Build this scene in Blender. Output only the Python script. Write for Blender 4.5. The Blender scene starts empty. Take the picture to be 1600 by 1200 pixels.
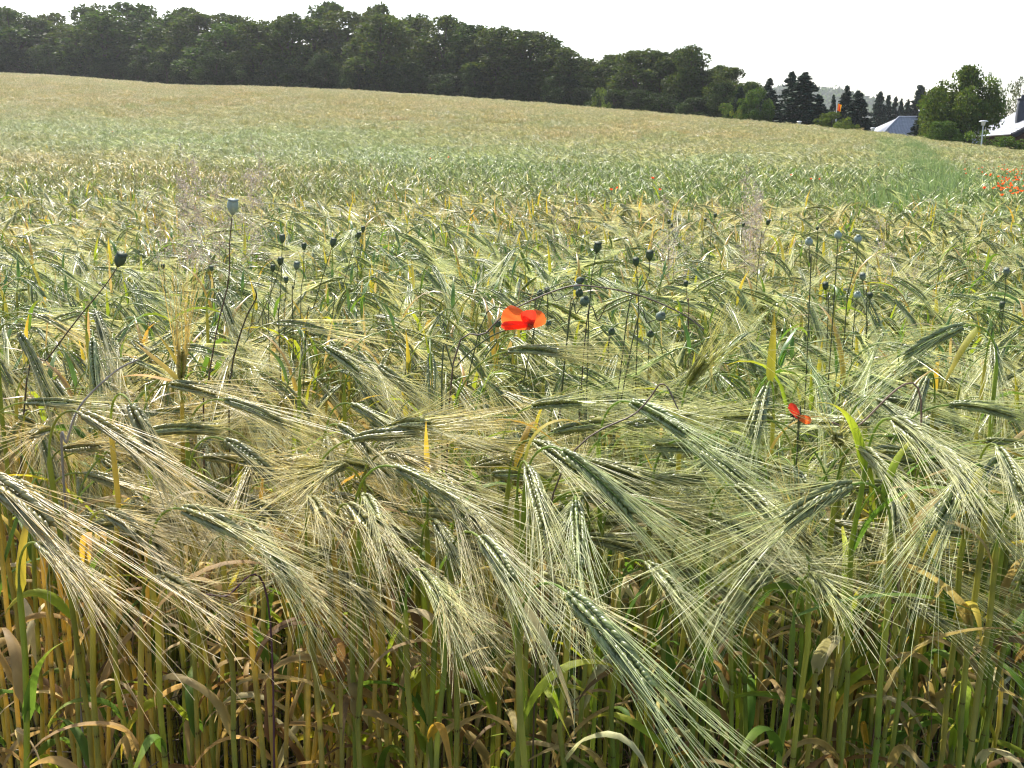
import bpy, math, random
import numpy as np
from mathutils import Vector

# ------------------------------------------------------------------ camera
EYE = 1.30
F = 1604.0
PITCH = math.radians(12.65)
sc = bpy.context.scene
col = sc.collection
cam_d = bpy.data.cameras.new("camera")
cam = bpy.data.objects.new("camera", cam_d)
col.objects.link(cam)
cam_d.sensor_width = 36.0
cam_d.lens = 36.0 * F / 1600.0
cam_d.clip_start = 0.02
cam_d.clip_end = 6000.0
cam.location = (0, 0, EYE)
cam.rotation_euler = (math.pi / 2 - PITCH, 0, 0)
sc.camera = cam

# ------------------------------------------------------------------ sky and sun
SUN_EL, SUN_AZ = 46.0, -24.0          # degrees; azimuth from +Y towards +X
world = bpy.data.worlds.new("World")
sc.world = world
world.use_nodes = True
nt = world.node_tree
nt.nodes.clear()
sky = nt.nodes.new("ShaderNodeTexSky")
sky.sky_type = 'NISHITA'
sky.sun_disc = False
sky.sun_elevation = math.radians(SUN_EL)
sky.sun_rotation = math.radians(SUN_AZ)
sky.air_density = 1.0
sky.dust_density = 2.0
sky.ozone_density = 1.0
bg = nt.nodes.new("ShaderNodeBackground")
bg.inputs["Strength"].default_value = 0.15
wo = nt.nodes.new("ShaderNodeOutputWorld")
nt.links.new(sky.outputs[0], bg.inputs[0])
nt.links.new(bg.outputs[0], wo.inputs[0])

sun_d = bpy.data.lights.new("sun", 'SUN')
sun_d.energy = 4.5
sun_d.angle = math.radians(0.53)
sun_d.color = (1.0, 0.95, 0.86)
sun = bpy.data.objects.new("sun", sun_d)
col.objects.link(sun)
se, sa = math.radians(SUN_EL), math.radians(SUN_AZ)
sdir = Vector((math.sin(sa) * math.cos(se), math.cos(sa) * math.cos(se), math.sin(se)))
sun.rotation_euler = sdir.to_track_quat('Z', 'Y').to_euler()
sun.location = (0, 0, 30)

sc.view_settings.view_transform = 'Standard'
sc.view_settings.look = 'None'
sc.view_settings.exposure = 1.0
sc.view_settings.gamma = 1.0
sc.view_settings.use_curve_mapping = False
sc.render.engine = 'CYCLES'
cy = sc.cycles
cy.max_bounces = 8
cy.diffuse_bounces = 4
cy.glossy_bounces = 2
cy.transmission_bounces = 4
cy.transparent_max_bounces = 8
cy.volume_bounces = 0
cy.use_denoising = True
cy.denoiser = 'OPENIMAGEDENOISE'
cy.denoising_input_passes = 'RGB_ALBEDO_NORMAL'
cy.denoising_prefilter = 'ACCURATE'
cy.sample_clamp_indirect = 6.0
cy.filter_width = 1.3
cy.caustics_reflective = False
cy.caustics_refractive = False

rng = np.random.default_rng(7)

# ------------------------------------------------------------------ projection helpers
cp, sp = math.cos(PITCH), math.sin(PITCH)


def ray(px, py):
    """direction through a photograph pixel, scaled so that depth along the view axis is 1"""
    a, b = (px - 800) / F, (600 - py) / F
    return np.array([a, cp + b * sp, -sp + b * cp])


def at(px, py, depth):
    return np.array([0, 0, EYE]) + ray(px, py) * depth


CROP = 0.92
crest_px = [(-500, 95), (-250, 103), (0, 114), (100, 119), (200, 127), (280, 134), (400, 135), (560, 142), (800, 158), (1000, 175),
            (1200, 192), (1350, 206), (1450, 219), (1600, 238), (1800, 255), (2100, 270)]
D_px = [(-500, 118), (0, 112), (280, 104), (330, 96), (800, 88), (1100, 76), (1350, 62), (1450, 58), (1600, 54), (2100, 50)]
_U, _TE, _DD = [], [], []
for cx_, cy_ in crest_px:
    r = ray(cx_, cy_)
    _U.append(r[0] / r[1])
    _TE.append(r[2] / r[1])
    _DD.append(np.interp(cx_, [p[0] for p in D_px], [p[1] for p in D_px]))
_uu = np.linspace(_U[0], _U[-1], 400)
_te = np.interp(_uu, _U, _TE)
_dd = np.interp(_uu, _U, _DD)
_k = np.hanning(15); _k /= _k.sum()
_te = np.convolve(np.pad(_te, 7, 'edge'), _k, 'valid')
_k2 = np.hanning(41); _k2 /= _k2.sum()
_dd = np.convolve(np.pad(_dd, 20, 'edge'), _k2, 'valid')


def rise(X, Y):
    X = np.asarray(X, float); Y = np.asarray(Y, float)
    u = X / np.maximum(Y, 4.0)
    te = np.interp(u, _uu, _te)
    D = np.interp(u, _uu, _dd)
    H = (EYE - CROP) + D * te
    t = np.clip(Y / D, 0, None)
    tc_ = np.minimum(t, 1.22)
    g = tc_ * (tc_ - 1.667 * np.clip(tc_ - 0.7, 0, None) ** 2) / 0.85
    z = H * g
    # beyond the crest the land sinks away slowly
    z = z - np.clip(t - 1.25, 0, None) * 2.2
    # gentle swells
    z = z + 0.10 * np.sin(X * 0.19 + 1.0) * np.sin(Y * 0.13) * np.clip((Y - 6) / 20, 0, 1) * np.clip((1.0 - t) * 3, 0, 1)
    return np.maximum(z, -14)


def gz(x, y):
    return float(rise(x, y))


def hit(px, py, h=CROP):
    """where the ray of a pixel meets the top of the crop"""
    r = ray(px, py)
    ts = np.geomspace(0.8, 300, 4000)
    P = r[None] * ts[:, None] + np.array([0, 0, EYE])
    d = P[:, 2] - (rise(P[:, 0], P[:, 1]) + h)
    i = np.argmax(d < 0)
    if d[i] >= 0:
        i = len(ts) - 1
    return P[i]


# ------------------------------------------------------------------ mesh helpers
def mk_mesh(name, V, Q=None, T=None, C=None, mats=(), smooth=True, mi=None):
    V = np.asarray(V, np.float32)
    me = bpy.data.meshes.new(name)
    Q = np.zeros((0, 4), int) if Q is None or len(Q) == 0 else np.asarray(Q)
    T = np.zeros((0, 3), int) if T is None or len(T) == 0 else np.asarray(T)
    me.vertices.add(len(V))
    me.vertices.foreach_set("co", V.ravel())
    nl = Q.size + T.size
    nf = len(Q) + len(T)
    me.loops.add(nl)
    me.polygons.add(nf)
    me.loops.foreach_set("vertex_index", np.concatenate([Q.ravel(), T.ravel()]).astype(np.int32))
    ls = np.concatenate([np.arange(len(Q)) * 4, Q.size + np.arange(len(T)) * 3]).astype(np.int32)
    me.polygons.foreach_set("loop_start", ls)
    if smooth:
        me.polygons.foreach_set("use_smooth", np.ones(nf, bool))
    if mi is not None:
        me.polygons.foreach_set("material_index", np.asarray(mi, np.int32))
    if C is not None:
        a = me.color_attributes.new("col", 'FLOAT_COLOR', 'POINT')
        C = np.asarray(C, np.float32)
        C4 = np.ones((len(V), 4), np.float32)
        C4[:, :3] = C
        a.data.foreach_set("color", C4.ravel())
    for m in mats:
        me.materials.append(m)
    me.update(calc_edges=True)
    return me


def norm(a):
    return a / np.maximum(np.linalg.norm(a, axis=-1, keepdims=True), 1e-9)


class G:
    """collects verts / quads / tris / colours"""
    def __init__(s):
        s.V, s.Q, s.T, s.C, s.n = [], [], [], [], 0

    def add(s, V, Q=None, T=None, C=(0.5, 0.5, 0.5)):
        V = np.asarray(V, float)
        C = np.asarray(C, float)
        if C.ndim == 1:
            C = np.tile(C, (len(V), 1))
        s.V.append(V); s.C.append(C)
        if Q is not None and len(Q):
            s.Q.append(np.asarray(Q) + s.n)
        if T is not None and len(T):
            s.T.append(np.asarray(T) + s.n)
        s.n += len(V)
        return s

    def merge(s, o, M=None, off=None):
        V, Q, T, C = o.arr()
        if M is not None:
            V = V @ M.T
        if off is not None:
            V = V + off
        return s.add(V, Q, T, C)

    def arr(s):
        cat = lambda L, k: np.concatenate(L) if L else np.zeros((0, k), int)
        return (np.concatenate(s.V) if s.V else np.zeros((0, 3))), cat(s.Q, 4), cat(s.T, 3), (np.concatenate(s.C) if s.C else np.zeros((0, 3)))

    def mesh(s, name, *mats, smooth=True):
        V, Q, T, C = s.arr()
        return mk_mesh(name, V, Q, T, C, mats, smooth)

    def tube(s, P, R, sides=4, C=(0.5, 0.5, 0.5), rg=None, flat=1.0, ref=None):
        """P (n,k,3) curves, R (n,k) radii, C colour (3,), (n,3) or (n,k,3)"""
        P = np.asarray(P, float)
        if P.ndim == 2:
            P = P[None]
        n, k, _ = P.shape
        R = np.broadcast_to(np.asarray(R, float), (n, k))
        T = norm(np.gradient(P, axis=1))
        if ref is None:
            ref = (rg or rng).normal(size=(n, 1, 3))
            # keep it off the tangent
            t0 = T.mean(axis=1, keepdims=True)
            ref = ref - 0.9 * (ref * t0).sum(-1, keepdims=True) * t0
        else:
            ref = np.broadcast_to(np.asarray(ref, float), (n, 3))[:, None, :]
        A = norm(np.cross(T, ref))
        B = np.cross(T, A)
        C = np.asarray(C, float)
        if C.ndim == 1:
            C = np.broadcast_to(C, (n, k, 3))
        elif C.ndim == 2 and C.shape[0] == n and not (n == 1 and C.shape[0] == k):
            C = np.broadcast_to(C[:, None], (n, k, 3))
        elif C.ndim == 2:
            C = np.broadcast_to(C[None], (n, k, 3))
        if sides == 2:
            V = np.stack([P + A * R[..., None], P - A * R[..., None]], 2)
            base = (np.arange(n) * k * 2)[:, None] + np.arange(k - 1)[None] * 2
            Q = np.stack([base, base + 1, base + 3, base + 2], -1).reshape(-1, 4)
        else:
            an = np.arange(sides) * 2 * math.pi / sides
            V = P[:, :, None] + R[..., None, None] * (np.cos(an)[None, None, :, None] * A[:, :, None] + flat * np.sin(an)[None, None, :, None] * B[:, :, None])
            base = (np.arange(n) * k * sides)[:, None, None] + np.arange(k - 1)[None, :, None] * sides
            j = np.arange(sides)[None, None]
            j2 = (j + 1) % sides
            Q = np.stack([base + j, base + j2, base + sides + j2, base + sides + j], -1).reshape(-1, 4)
        CC = np.broadcast_to(C[:, :, None], (n, k, sides, 3)).reshape(-1, 3)
        return s.add(V.reshape(-1, 3), Q, None, CC)

    def box(s, lo, hi, C=(0.5, 0.5, 0.5), M=None, off=None):
        x0, y0, z0 = lo; x1, y1, z1 = hi
        V = np.array([(x0, y0, z0), (x1, y0, z0), (x1, y1, z0), (x0, y1, z0), (x0, y0, z1), (x1, y0, z1), (x1, y1, z1), (x0, y1, z1)], float)
        if M is not None: V = V @ M.T
        if off is not None: V = V + off
        return s.add(V, [(0, 3, 2, 1), (4, 5, 6, 7), (0, 1, 5, 4), (1, 2, 6, 5), (2, 3, 7, 6), (3, 0, 4, 7)], None, C)


# ------------------------------------------------------------------ tags
def tag(o, label=None, cat=None, group=None, kind=None):
    if label: o['label'] = label
    if cat: o['category'] = cat
    if group: o['group'] = group
    if kind: o['kind'] = kind
    return o


def obj(name, me, parent=None, loc=None):
    o = bpy.data.objects.new(name, me)
    col.objects.link(o)
    if parent is not None: o.parent = parent
    if loc is not None: o.location = loc
    return o


def empty(name, loc, rz=0.0):
    o = bpy.data.objects.new(name, None)
    o.empty_display_size = 0.1
    col.objects.link(o)
    o.location = loc
    o.rotation_euler = (0, 0, rz)
    return o


def copy_tree(o, parent=None):
    c = o.copy()
    col.objects.link(c)
    if parent is not None:
        c.parent = parent
    for ch in list(o.children):
        copy_tree(ch, c)
    return c


# ------------------------------------------------------------------ materials
def new_mat(name):
    m = bpy.data.materials.new(name)
    m.use_nodes = True
    t = m.node_tree
    t.nodes.clear()
    return m, t


def N(t, typ, **kw):
    n = t.nodes.new(typ)
    for k, v in kw.items():
        if k in n.inputs.keys() if isinstance(k, str) else False:
            n.inputs[k].default_value = v
        else:
            setattr(n, k, v)
    return n


def plant_mat(name, trans=0.4, rough=0.45, spec=0.5, tint=True, tboost=(1.06, 1.02, 0.80), noise_scale=60, noise_amt=0.25):
    """leafy matter: reflects and lets light through; colour from the 'col' attribute, shifted green <-> gold by 'ripe'"""
    m, t = new_mat(name)
    L = t.links.new
    at_ = N(t, "ShaderNodeAttribute"); at_.attribute_name = "col"
    cur = at_.outputs["Color"]
    if tint:
        rp = N(t, "ShaderNodeAttribute"); rp.attribute_type = 'INSTANCER'; rp.attribute_name = "ripe"
        mx = N(t, "ShaderNodeMix"); mx.data_type = 'RGBA'
        L(rp.outputs["Fac"], mx.inputs[0])
        mx.inputs[6].default_value = (0.82, 0.99, 0.70, 1)
        mx.inputs[7].default_value = (1.17, 1.0, 0.77, 1)
        ml = N(t, "ShaderNodeMix"); ml.data_type = 'RGBA'; ml.blend_type = 'MULTIPLY'
        ml.inputs[0].default_value = 1.0
        L(cur, ml.inputs[6]); L(mx.outputs[2], ml.inputs[7])
        cur = ml.outputs[2]
    tc = N(t, "ShaderNodeTexCoord")
    nz = N(t, "ShaderNodeTexNoise"); nz.inputs["Scale"].default_value = noise_scale; nz.inputs["Detail"].default_value = 4
    mp = N(t, "ShaderNodeMapping"); mp.inputs["Scale"].default_value = (1, 1, 0.25)
    L(tc.outputs["Object"], mp.inputs[0]); L(mp.outputs[0], nz.inputs["Vector"])
    mr = N(t, "ShaderNodeMapRange")
    mr.inputs["From Min"].default_value = 0.3; mr.inputs["From Max"].default_value = 0.7
    mr.inputs["To Min"].default_value = 1 - noise_amt; mr.inputs["To Max"].default_value = 1 + noise_amt
    L(nz.outputs["Fac"], mr.inputs["Value"])
    sc_ = N(t, "ShaderNodeVectorMath"); sc_.operation = 'SCALE'
    L(cur, sc_.inputs[0]); L(mr.outputs[0], sc_.inputs["Scale"])
    cur = sc_.outputs[0]
    bs = N(t, "ShaderNodeBsdfPrincipled")
    bs.inputs["Roughness"].default_value = rough
    bs.inputs["Specular IOR Level"].default_value = spec
    L(cur, bs.inputs["Base Color"])
    tb = N(t, "ShaderNodeVectorMath"); tb.operation = 'MULTIPLY'
    L(cur, tb.inputs[0]); tb.inputs[1].default_value = tboost
    tr = N(t, "ShaderNodeBsdfTranslucent")
    L(tb.outputs[0], tr.inputs["Color"])
    ms = N(t, "ShaderNodeMixShader"); ms.inputs[0].default_value = trans
    L(bs.outputs[0], ms.inputs[1]); L(tr.outputs[0], ms.inputs[2])
    out = N(t, "ShaderNodeOutputMaterial")
    L(ms.outputs[0], out.inputs[0])
    return m


def solid_mat(name, colr, rough=0.7, spec=0.3, nscale=3.0, namt=0.2, bump=0.0, metallic=0.0, detail=6):
    m, t = new_mat(name)
    L = t.links.new
    tc = N(t, "ShaderNodeTexCoord")
    nz = N(t, "ShaderNodeTexNoise"); nz.inputs["Scale"].default_value = nscale; nz.inputs["Detail"].default_value = detail
    L(tc.outputs["Object"], nz.inputs["Vector"])
    cr = N(t, "ShaderNodeMapRange")
    cr.inputs["To Min"].default_value = 1 - namt * 1.6; cr.inputs["To Max"].default_value = 1 + namt * 1.6
    L(nz.outputs["Fac"], cr.inputs["Value"])
    v = N(t, "ShaderNodeVectorMath"); v.operation = 'SCALE'
    v.inputs[0].default_value = colr
    L(cr.outputs[0], v.inputs["Scale"])
    bs = N(t, "ShaderNodeBsdfPrincipled")
    bs.inputs["Roughness"].default_value = rough
    bs.inputs["Specular IOR Level"].default_value = spec
    bs.inputs["Metallic"].default_value = metallic
    L(v.outputs[0], bs.inputs["Base Color"])
    if bump:
        b = N(t, "ShaderNodeBump"); b.inputs["Strength"].default_value = bump; b.inputs["Distance"].default_value = 0.02
        L(nz.outputs["Fac"], b.inputs["Height"]); L(b.outputs[0], bs.inputs["Normal"])
    out = N(t, "ShaderNodeOutputMaterial")
    L(bs.outputs[0], out.inputs[0])
    return m


M_BARLEY = plant_mat("barley", trans=0.42, rough=0.33, spec=0.75)
M_BLADE = plant_mat("barley_blade", trans=0.5, rough=0.6, spec=0.25)
M_LEAFCROWN = plant_mat("tree_leaves", trans=0.42, rough=0.65, spec=0.12, tint=True, noise_scale=0.5, noise_amt=0.35)
M_NEEDLE = plant_mat("conifer_needles", trans=0.10, rough=0.7, spec=0.1, tint=False, noise_scale=0.8, noise_amt=0.3)
M_WEED = plant_mat("weed", trans=0.3, rough=0.5, tint=False)
M_CAPS = plant_mat("poppy_capsule", trans=0.05, rough=0.6, spec=0.2, tint=False, noise_scale=150, noise_amt=0.12)
M_PETAL = plant_mat("poppy_petal", trans=0.6, rough=0.5, spec=0.25, tint=False, tboost=(1.2, 1.1, 0.9), noise_scale=40, noise_amt=0.12)
M_BARK = solid_mat("bark", (0.07, 0.055, 0.04), 0.9, 0.1, 4, 0.4, 0.6)

# soil
M_SOIL, t = new_mat("soil")
tc = N(t, "ShaderNodeTexCoord"); nz = N(t, "ShaderNodeTexNoise"); nz.inputs["Scale"].default_value = 14; nz.inputs["Detail"].default_value = 8
t.links.new(tc.outputs["Object"], nz.inputs["Vector"])
rp = N(t, "ShaderNodeValToRGB")
rp.color_ramp.elements[0].color = (0.035, 0.024, 0.014, 1); rp.color_ramp.elements[0].position = 0.35
rp.color_ramp.elements[1].color = (0.13, 0.10, 0.06, 1); rp.color_ramp.elements[1].position = 0.7
t.links.new(nz.outputs["Fac"], rp.inputs[0])
bs = N(t, "ShaderNodeBsdfPrincipled"); bs.inputs["Roughness"].default_value = 0.95
bs.inputs["Specular IOR Level"].default_value = 0.1
t.links.new(rp.outputs[0], bs.inputs["Base Color"])
bp = N(t, "ShaderNodeBump"); bp.inputs["Strength"].default_value = 0.8; bp.inputs["Distance"].default_value = 0.03
t.links.new(nz.outputs["Fac"], bp.inputs["Height"]); t.links.new(bp.outputs[0], bs.inputs["Normal"])
t.links.new(bs.outputs[0], N(t, "ShaderNodeOutputMaterial").inputs[0])

# ------------------------------------------------------------------ ground
def build_ground():
    # polar sheet, fine near the camera, out to the horizon
    rs = np.concatenate([np.linspace(0, 10, 21), np.geomspace(10.6, 200, 110), np.geomspace(215, 1380, 18)])
    na = 241
    an = np.linspace(0, 2 * math.pi, na)[:-1]
    # more rays where the camera looks
    R, A = np.meshgrid(rs[1:], an, indexing='ij')
    X, Y = R * np.sin(A), R * np.cos(A)
    Z = rise(X, Y)
    Z = np.where(Y <= 0, 0.0, Z)
    Z += 0.015 * np.sin(X * 9) * np.sin(Y * 11) * (R < 12)
    V = np.concatenate([[[0, 0, 0]], np.stack([X, Y, Z], -1).reshape(-1, 3)])
    m, k = R.shape
    i = np.arange(m - 1)[:, None] * k + 1
    j = np.arange(k)[None]; j2 = (j + 1) % k
    Q = np.stack([i + j, i + j2, i + k + j2, i + k + j], -1).reshape(-1, 4)
    T = np.stack([np.zeros(k, int), 1 + (np.arange(k) + 1) % k, 1 + np.arange(k)], -1)
    me = mk_mesh("ground", V, Q[:, ::-1], T, None, (M_SOIL,))
    return tag(obj("ground", me), kind='structure')


build_ground()

# ------------------------------------------------------------------ the barley plant
GREEN_STEM = np.array([0.30, 0.38, 0.09])
STRAW_STEM = np.array([0.60, 0.51, 0.19])
PED = np.array([0.26, 0.36, 0.12])
GRAIN = np.array([0.38, 0.40, 0.22])
GRAIN_D = np.array([0.20, 0.22, 0.10])
AWN = np.array([0.65, 0.65, 0.43])
AWN_TIP = np.array([0.80, 0.77, 0.56])
LEAF_COLS = dict(
    green=np.array([[0.10, 0.19, 0.035], [0.13, 0.24, 0.04], [0.30, 0.34, 0.05]]),
    lime=np.array([[0.26, 0.36, 0.04], [0.36, 0.44, 0.05], [0.50, 0.40, 0.06]]),
    yellow=np.array([[0.42, 0.40, 0.06], [0.56, 0.45, 0.07], [0.54, 0.38, 0.08]]),
    orange=np.array([[0.54, 0.38, 0.06], [0.55, 0.34, 0.07], [0.42, 0.26, 0.09]]),
    tan=np.array([[0.42, 0.31, 0.15], [0.48, 0.36, 0.19], [0.40, 0.29, 0.17]]),
    brown=np.array([[0.22, 0.13, 0.06], [0.27, 0.17, 0.09], [0.20, 0.13, 0.08]]),
    pale=np.array([[0.62, 0.55, 0.36], [0.66, 0.58, 0.42], [0.55, 0.44, 0.30]]),
)


def plane_curve(th, seg, az, side=None):
    """integrate a curve whose tilt from vertical is th (k,) over segment lengths seg (k-1,) in the vertical plane az"""
    thm = (th[1:] + th[:-1]) / 2
    h = np.concatenate([[0], np.cumsum(np.sin(thm) * seg)])
    z = np.concatenate([[0], np.cumsum(np.cos(thm) * seg)])
    P = np.stack([h * math.cos(az), h * math.sin(az), z], -1)
    if side is not None:
        P = P + side[:, None] * np.array([-math.sin(az), math.cos(az), 0])
    return P


def leaf_geo(g, rg, start, az, length, width, kind, th0=0.35, th1=2.3, segs=10, curl=0.0, power=1.3, twist=0.0):
    k = segs + 1
    s = np.linspace(0, 1, k)
    th = th0 + (th1 - th0) * s ** power + 0.12 * np.sin(s * 9 + rg.uniform(0, 6)) * curl
    az_v = az + np.cumsum(rg.normal(0, 0.10 * curl + 0.02, k))
    seg = length / segs
    P = np.zeros((k, 3)); P[0] = start
    d = np.stack([np.sin(th) * np.cos(az_v), np.sin(th) * np.sin(az_v), np.cos(th)], -1)
    P[1:] = start + np.cumsum((d[1:] + d[:-1]) / 2 * seg, 0)
    lat = np.stack([-np.sin(az_v), np.cos(az_v), 0 * az_v], -1)
    up = np.cross(d, lat)
    tw = twist * s ** 1.5 + curl * 0.5 * np.sin(s * 5 + rg.uniform(0, 6))
    W = lat * np.cos(tw)[:, None] + up * np.sin(tw)[:, None]
    U = np.cross(W, d)
    w = width * np.minimum(1, (s * 6 + 0.45)) * np.clip(1 - s ** 2.2, 0.02, 1) * 0.5
    fold = (0.28 + 0.5 * curl * rg.uniform(0.2, 1)) * w
    c = LEAF_COLS[kind]
    cc = np.stack([np.interp(s, [0, 0.5, 1], c[:, i]) for i in range(3)], -1)
    cc = cc * rg.uniform(0.8, 1.2)
    V = np.stack([P + W * w[:, None] + U * fold[:, None], P, P - W * w[:, None] + U * fold[:, None]], 1)
    C = np.stack([cc, cc * 0.85, cc], 1)
    i = np.arange(segs)[:, None] * 3 + np.arange(2)[None]
    Q = np.stack([i, i + 1, i + 4, i + 3], -1).reshape(-1, 4)
    g.add(V.reshape(-1, 3), Q, None, C.reshape(-1, 3))


SPIN = np.array([0.30, 0.95, 0.95, 0.50, 0.07])


def ear_geo(ears, grains, awns, rg, P, Le, width=1.0, lod=0, awn_len=0.14, spread=1.0, grain_list=None, windv=None, gold=0.0, curlyawn=0.3):
    """ear along polyline P (k,3). grains goes joined unless grain_list is a list (then each grain gets its own mesh data)"""
    k = len(P)
    s = np.linspace(0, 1, k)
    T = norm(np.gradient(P, axis=0))
    # ear's flat side faces sideways
    rr = rg.normal(size=3)
    S = norm(np.cross(T, rr))
    Nn = np.cross(T, S)
    ears.tube(P, 0.0011 + 0 * s, 4 if lod < 2 else 3, PED, rg)
    n = {0: 26, 1: 18, 2: 9}[lod]
    at_s = np.linspace(0.0, 0.97, n)
    base = np.stack([np.interp(at_s, s, P[:, i]) for i in range(3)], -1)
    tt = norm(np.stack([np.interp(at_s, s, T[:, i]) for i in range(3)], -1))
    ss = norm(np.stack([np.interp(at_s, s, S[:, i]) for i in range(3)], -1))
    nn = np.cross(tt, ss)
    rows = ([(-1, 0.0), (1, 0.0), (0, 1)] if lod == 0 else [(-1, 0.3), (1, -0.3)])
    if lod == 2:
        rows = [(-1, 0.3), (1, -0.3)]
    gb, gd, aw0, awd = [], [], [], []
    for ri, (a, b) in enumerate(rows):
        if a == 0:
            sgn = np.where(np.arange(n) % 2 == 0, 1, -1)[:, None]
            off = nn * sgn * 0.0024
            dr = norm(tt + nn * sgn * 0.30 + rg.normal(0, 0.04, (n, 3)))
        else:
            par = (np.arange(n) % 2 == (0 if a > 0 else 1))
            off = ss * a * 0.0036 + nn * b * 0.001
            dr = norm(tt + ss * a * (0.30) + nn * rg.uniform(-0.12, 0.12, (n, 1)) + rg.normal(0, 0.04, (n, 3)))
        sz = np.interp(at_s, [0, 0.12, 0.6, 1], [0.6, 1, 1, 0.6])[:, None] * width
        b0 = base + off * sz * 1.0
        gl = 0.0130 * sz * rg.uniform(0.9, 1.1, (n, 1)) * (1 if lod < 2 else 1.5)
        gb.append(b0); gd.append(dr * gl)
        aw0.append(b0 + dr * gl * 0.9); awd.append(dr)
    gb = np.concatenate(gb); gd = np.concatenate(gd); aw0 = np.concatenate(aw0); awd = np.concatenate(awd)
    m = len(gb)
    kk = 5 if lod < 2 else 3
    q = np.linspace(0, 1, kk)
    sp_ = np.interp(q, np.linspace(0, 1, 5), SPIN)
    GP = gb[:, None] + gd[:, None] * q[None, :, None]
    GR = np.broadcast_to((0.0023 * width * (1.0 if lod < 2 else 1.25)) * sp_[None], (m, kk))
    shade = rg.uniform(0.8, 1.25, (m, 1))
    tipc = GRAIN * 1.0 + np.array([0.12, 0.10, 0.05])
    GC = (GRAIN_D[None, None] * (1 - q[None, :, None]) + tipc[None, None] * q[None, :, None]) * shade[:, None]
    sides = 5 if lod == 0 else (4 if lod == 1 else 3)
    if grain_list is not None:
        for i in range(m):
            g1 = G(); g1.tube(GP[i:i + 1], GR[i:i + 1], 6, GC[i], rg)
            grain_list.append(g1)
    else:
        grains.tube(GP, GR, sides, GC, rg)
    # awns
    if lod == 0:
        idx = np.sort(rg.choice(m, int(m * .58), replace=False))
    elif lod == 1:
        idx = np.arange(m)
    else:
        idx = np.arange(0, m)
    A0 = aw0[idx]; AD = awd[idx]
    mi = len(idx)
    ka = {0: 7, 1: 5, 2: 4}[lod]
    q = np.linspace(0, 1, ka)
    al = awn_len * rg.uniform(0.75, 1.12, (mi, 1))
    tip_t = norm(P[-1] - P[max(0, k - 3)])
    base_dir = norm(np.concatenate([tt] * len(rows))[idx] * 0.55 + tip_t * 0.45)
    outd = AD - base_dir
    d0 = norm(base_dir + outd * 0.34 * spread + rg.normal(0, 0.05 * spread, (mi, 3)))
    sag = rg.uniform(-0.01, 0.05, (mi, 1)) * np.array([[0, 0, -1.0]])
    bend = rg.normal(0, 0.07 + 0.14 * curlyawn, (mi, 3)) * np.where(rg.random((mi, 1)) < .12, 2.6, 1.0)
    AP = A0[:, None] + al[:, None] * (d0[:, None] * q[None, :, None] + (bend * 0.45 + sag + outd * 0.10 * spread)[:, None] * (q[None, :, None] ** 2))
    r0 = {0: 0.00039, 1: 0.00056, 2: 0.0010}[lod]
    AR = r0 * (1 - 0.72 * q[None]) * rg.uniform(0.85, 1.2, (mi, 1))
    shade = rg.uniform(0.75, 1.2, (mi, 1))
    AC = (AWN[None, None] * (1 - q[None, :, None]) + AWN_TIP[None, None] * q[None, :, None]) * shade[:, None]
    awns.tube(AP, AR, 3 if lod == 0 else 2, AC, rg)


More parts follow.
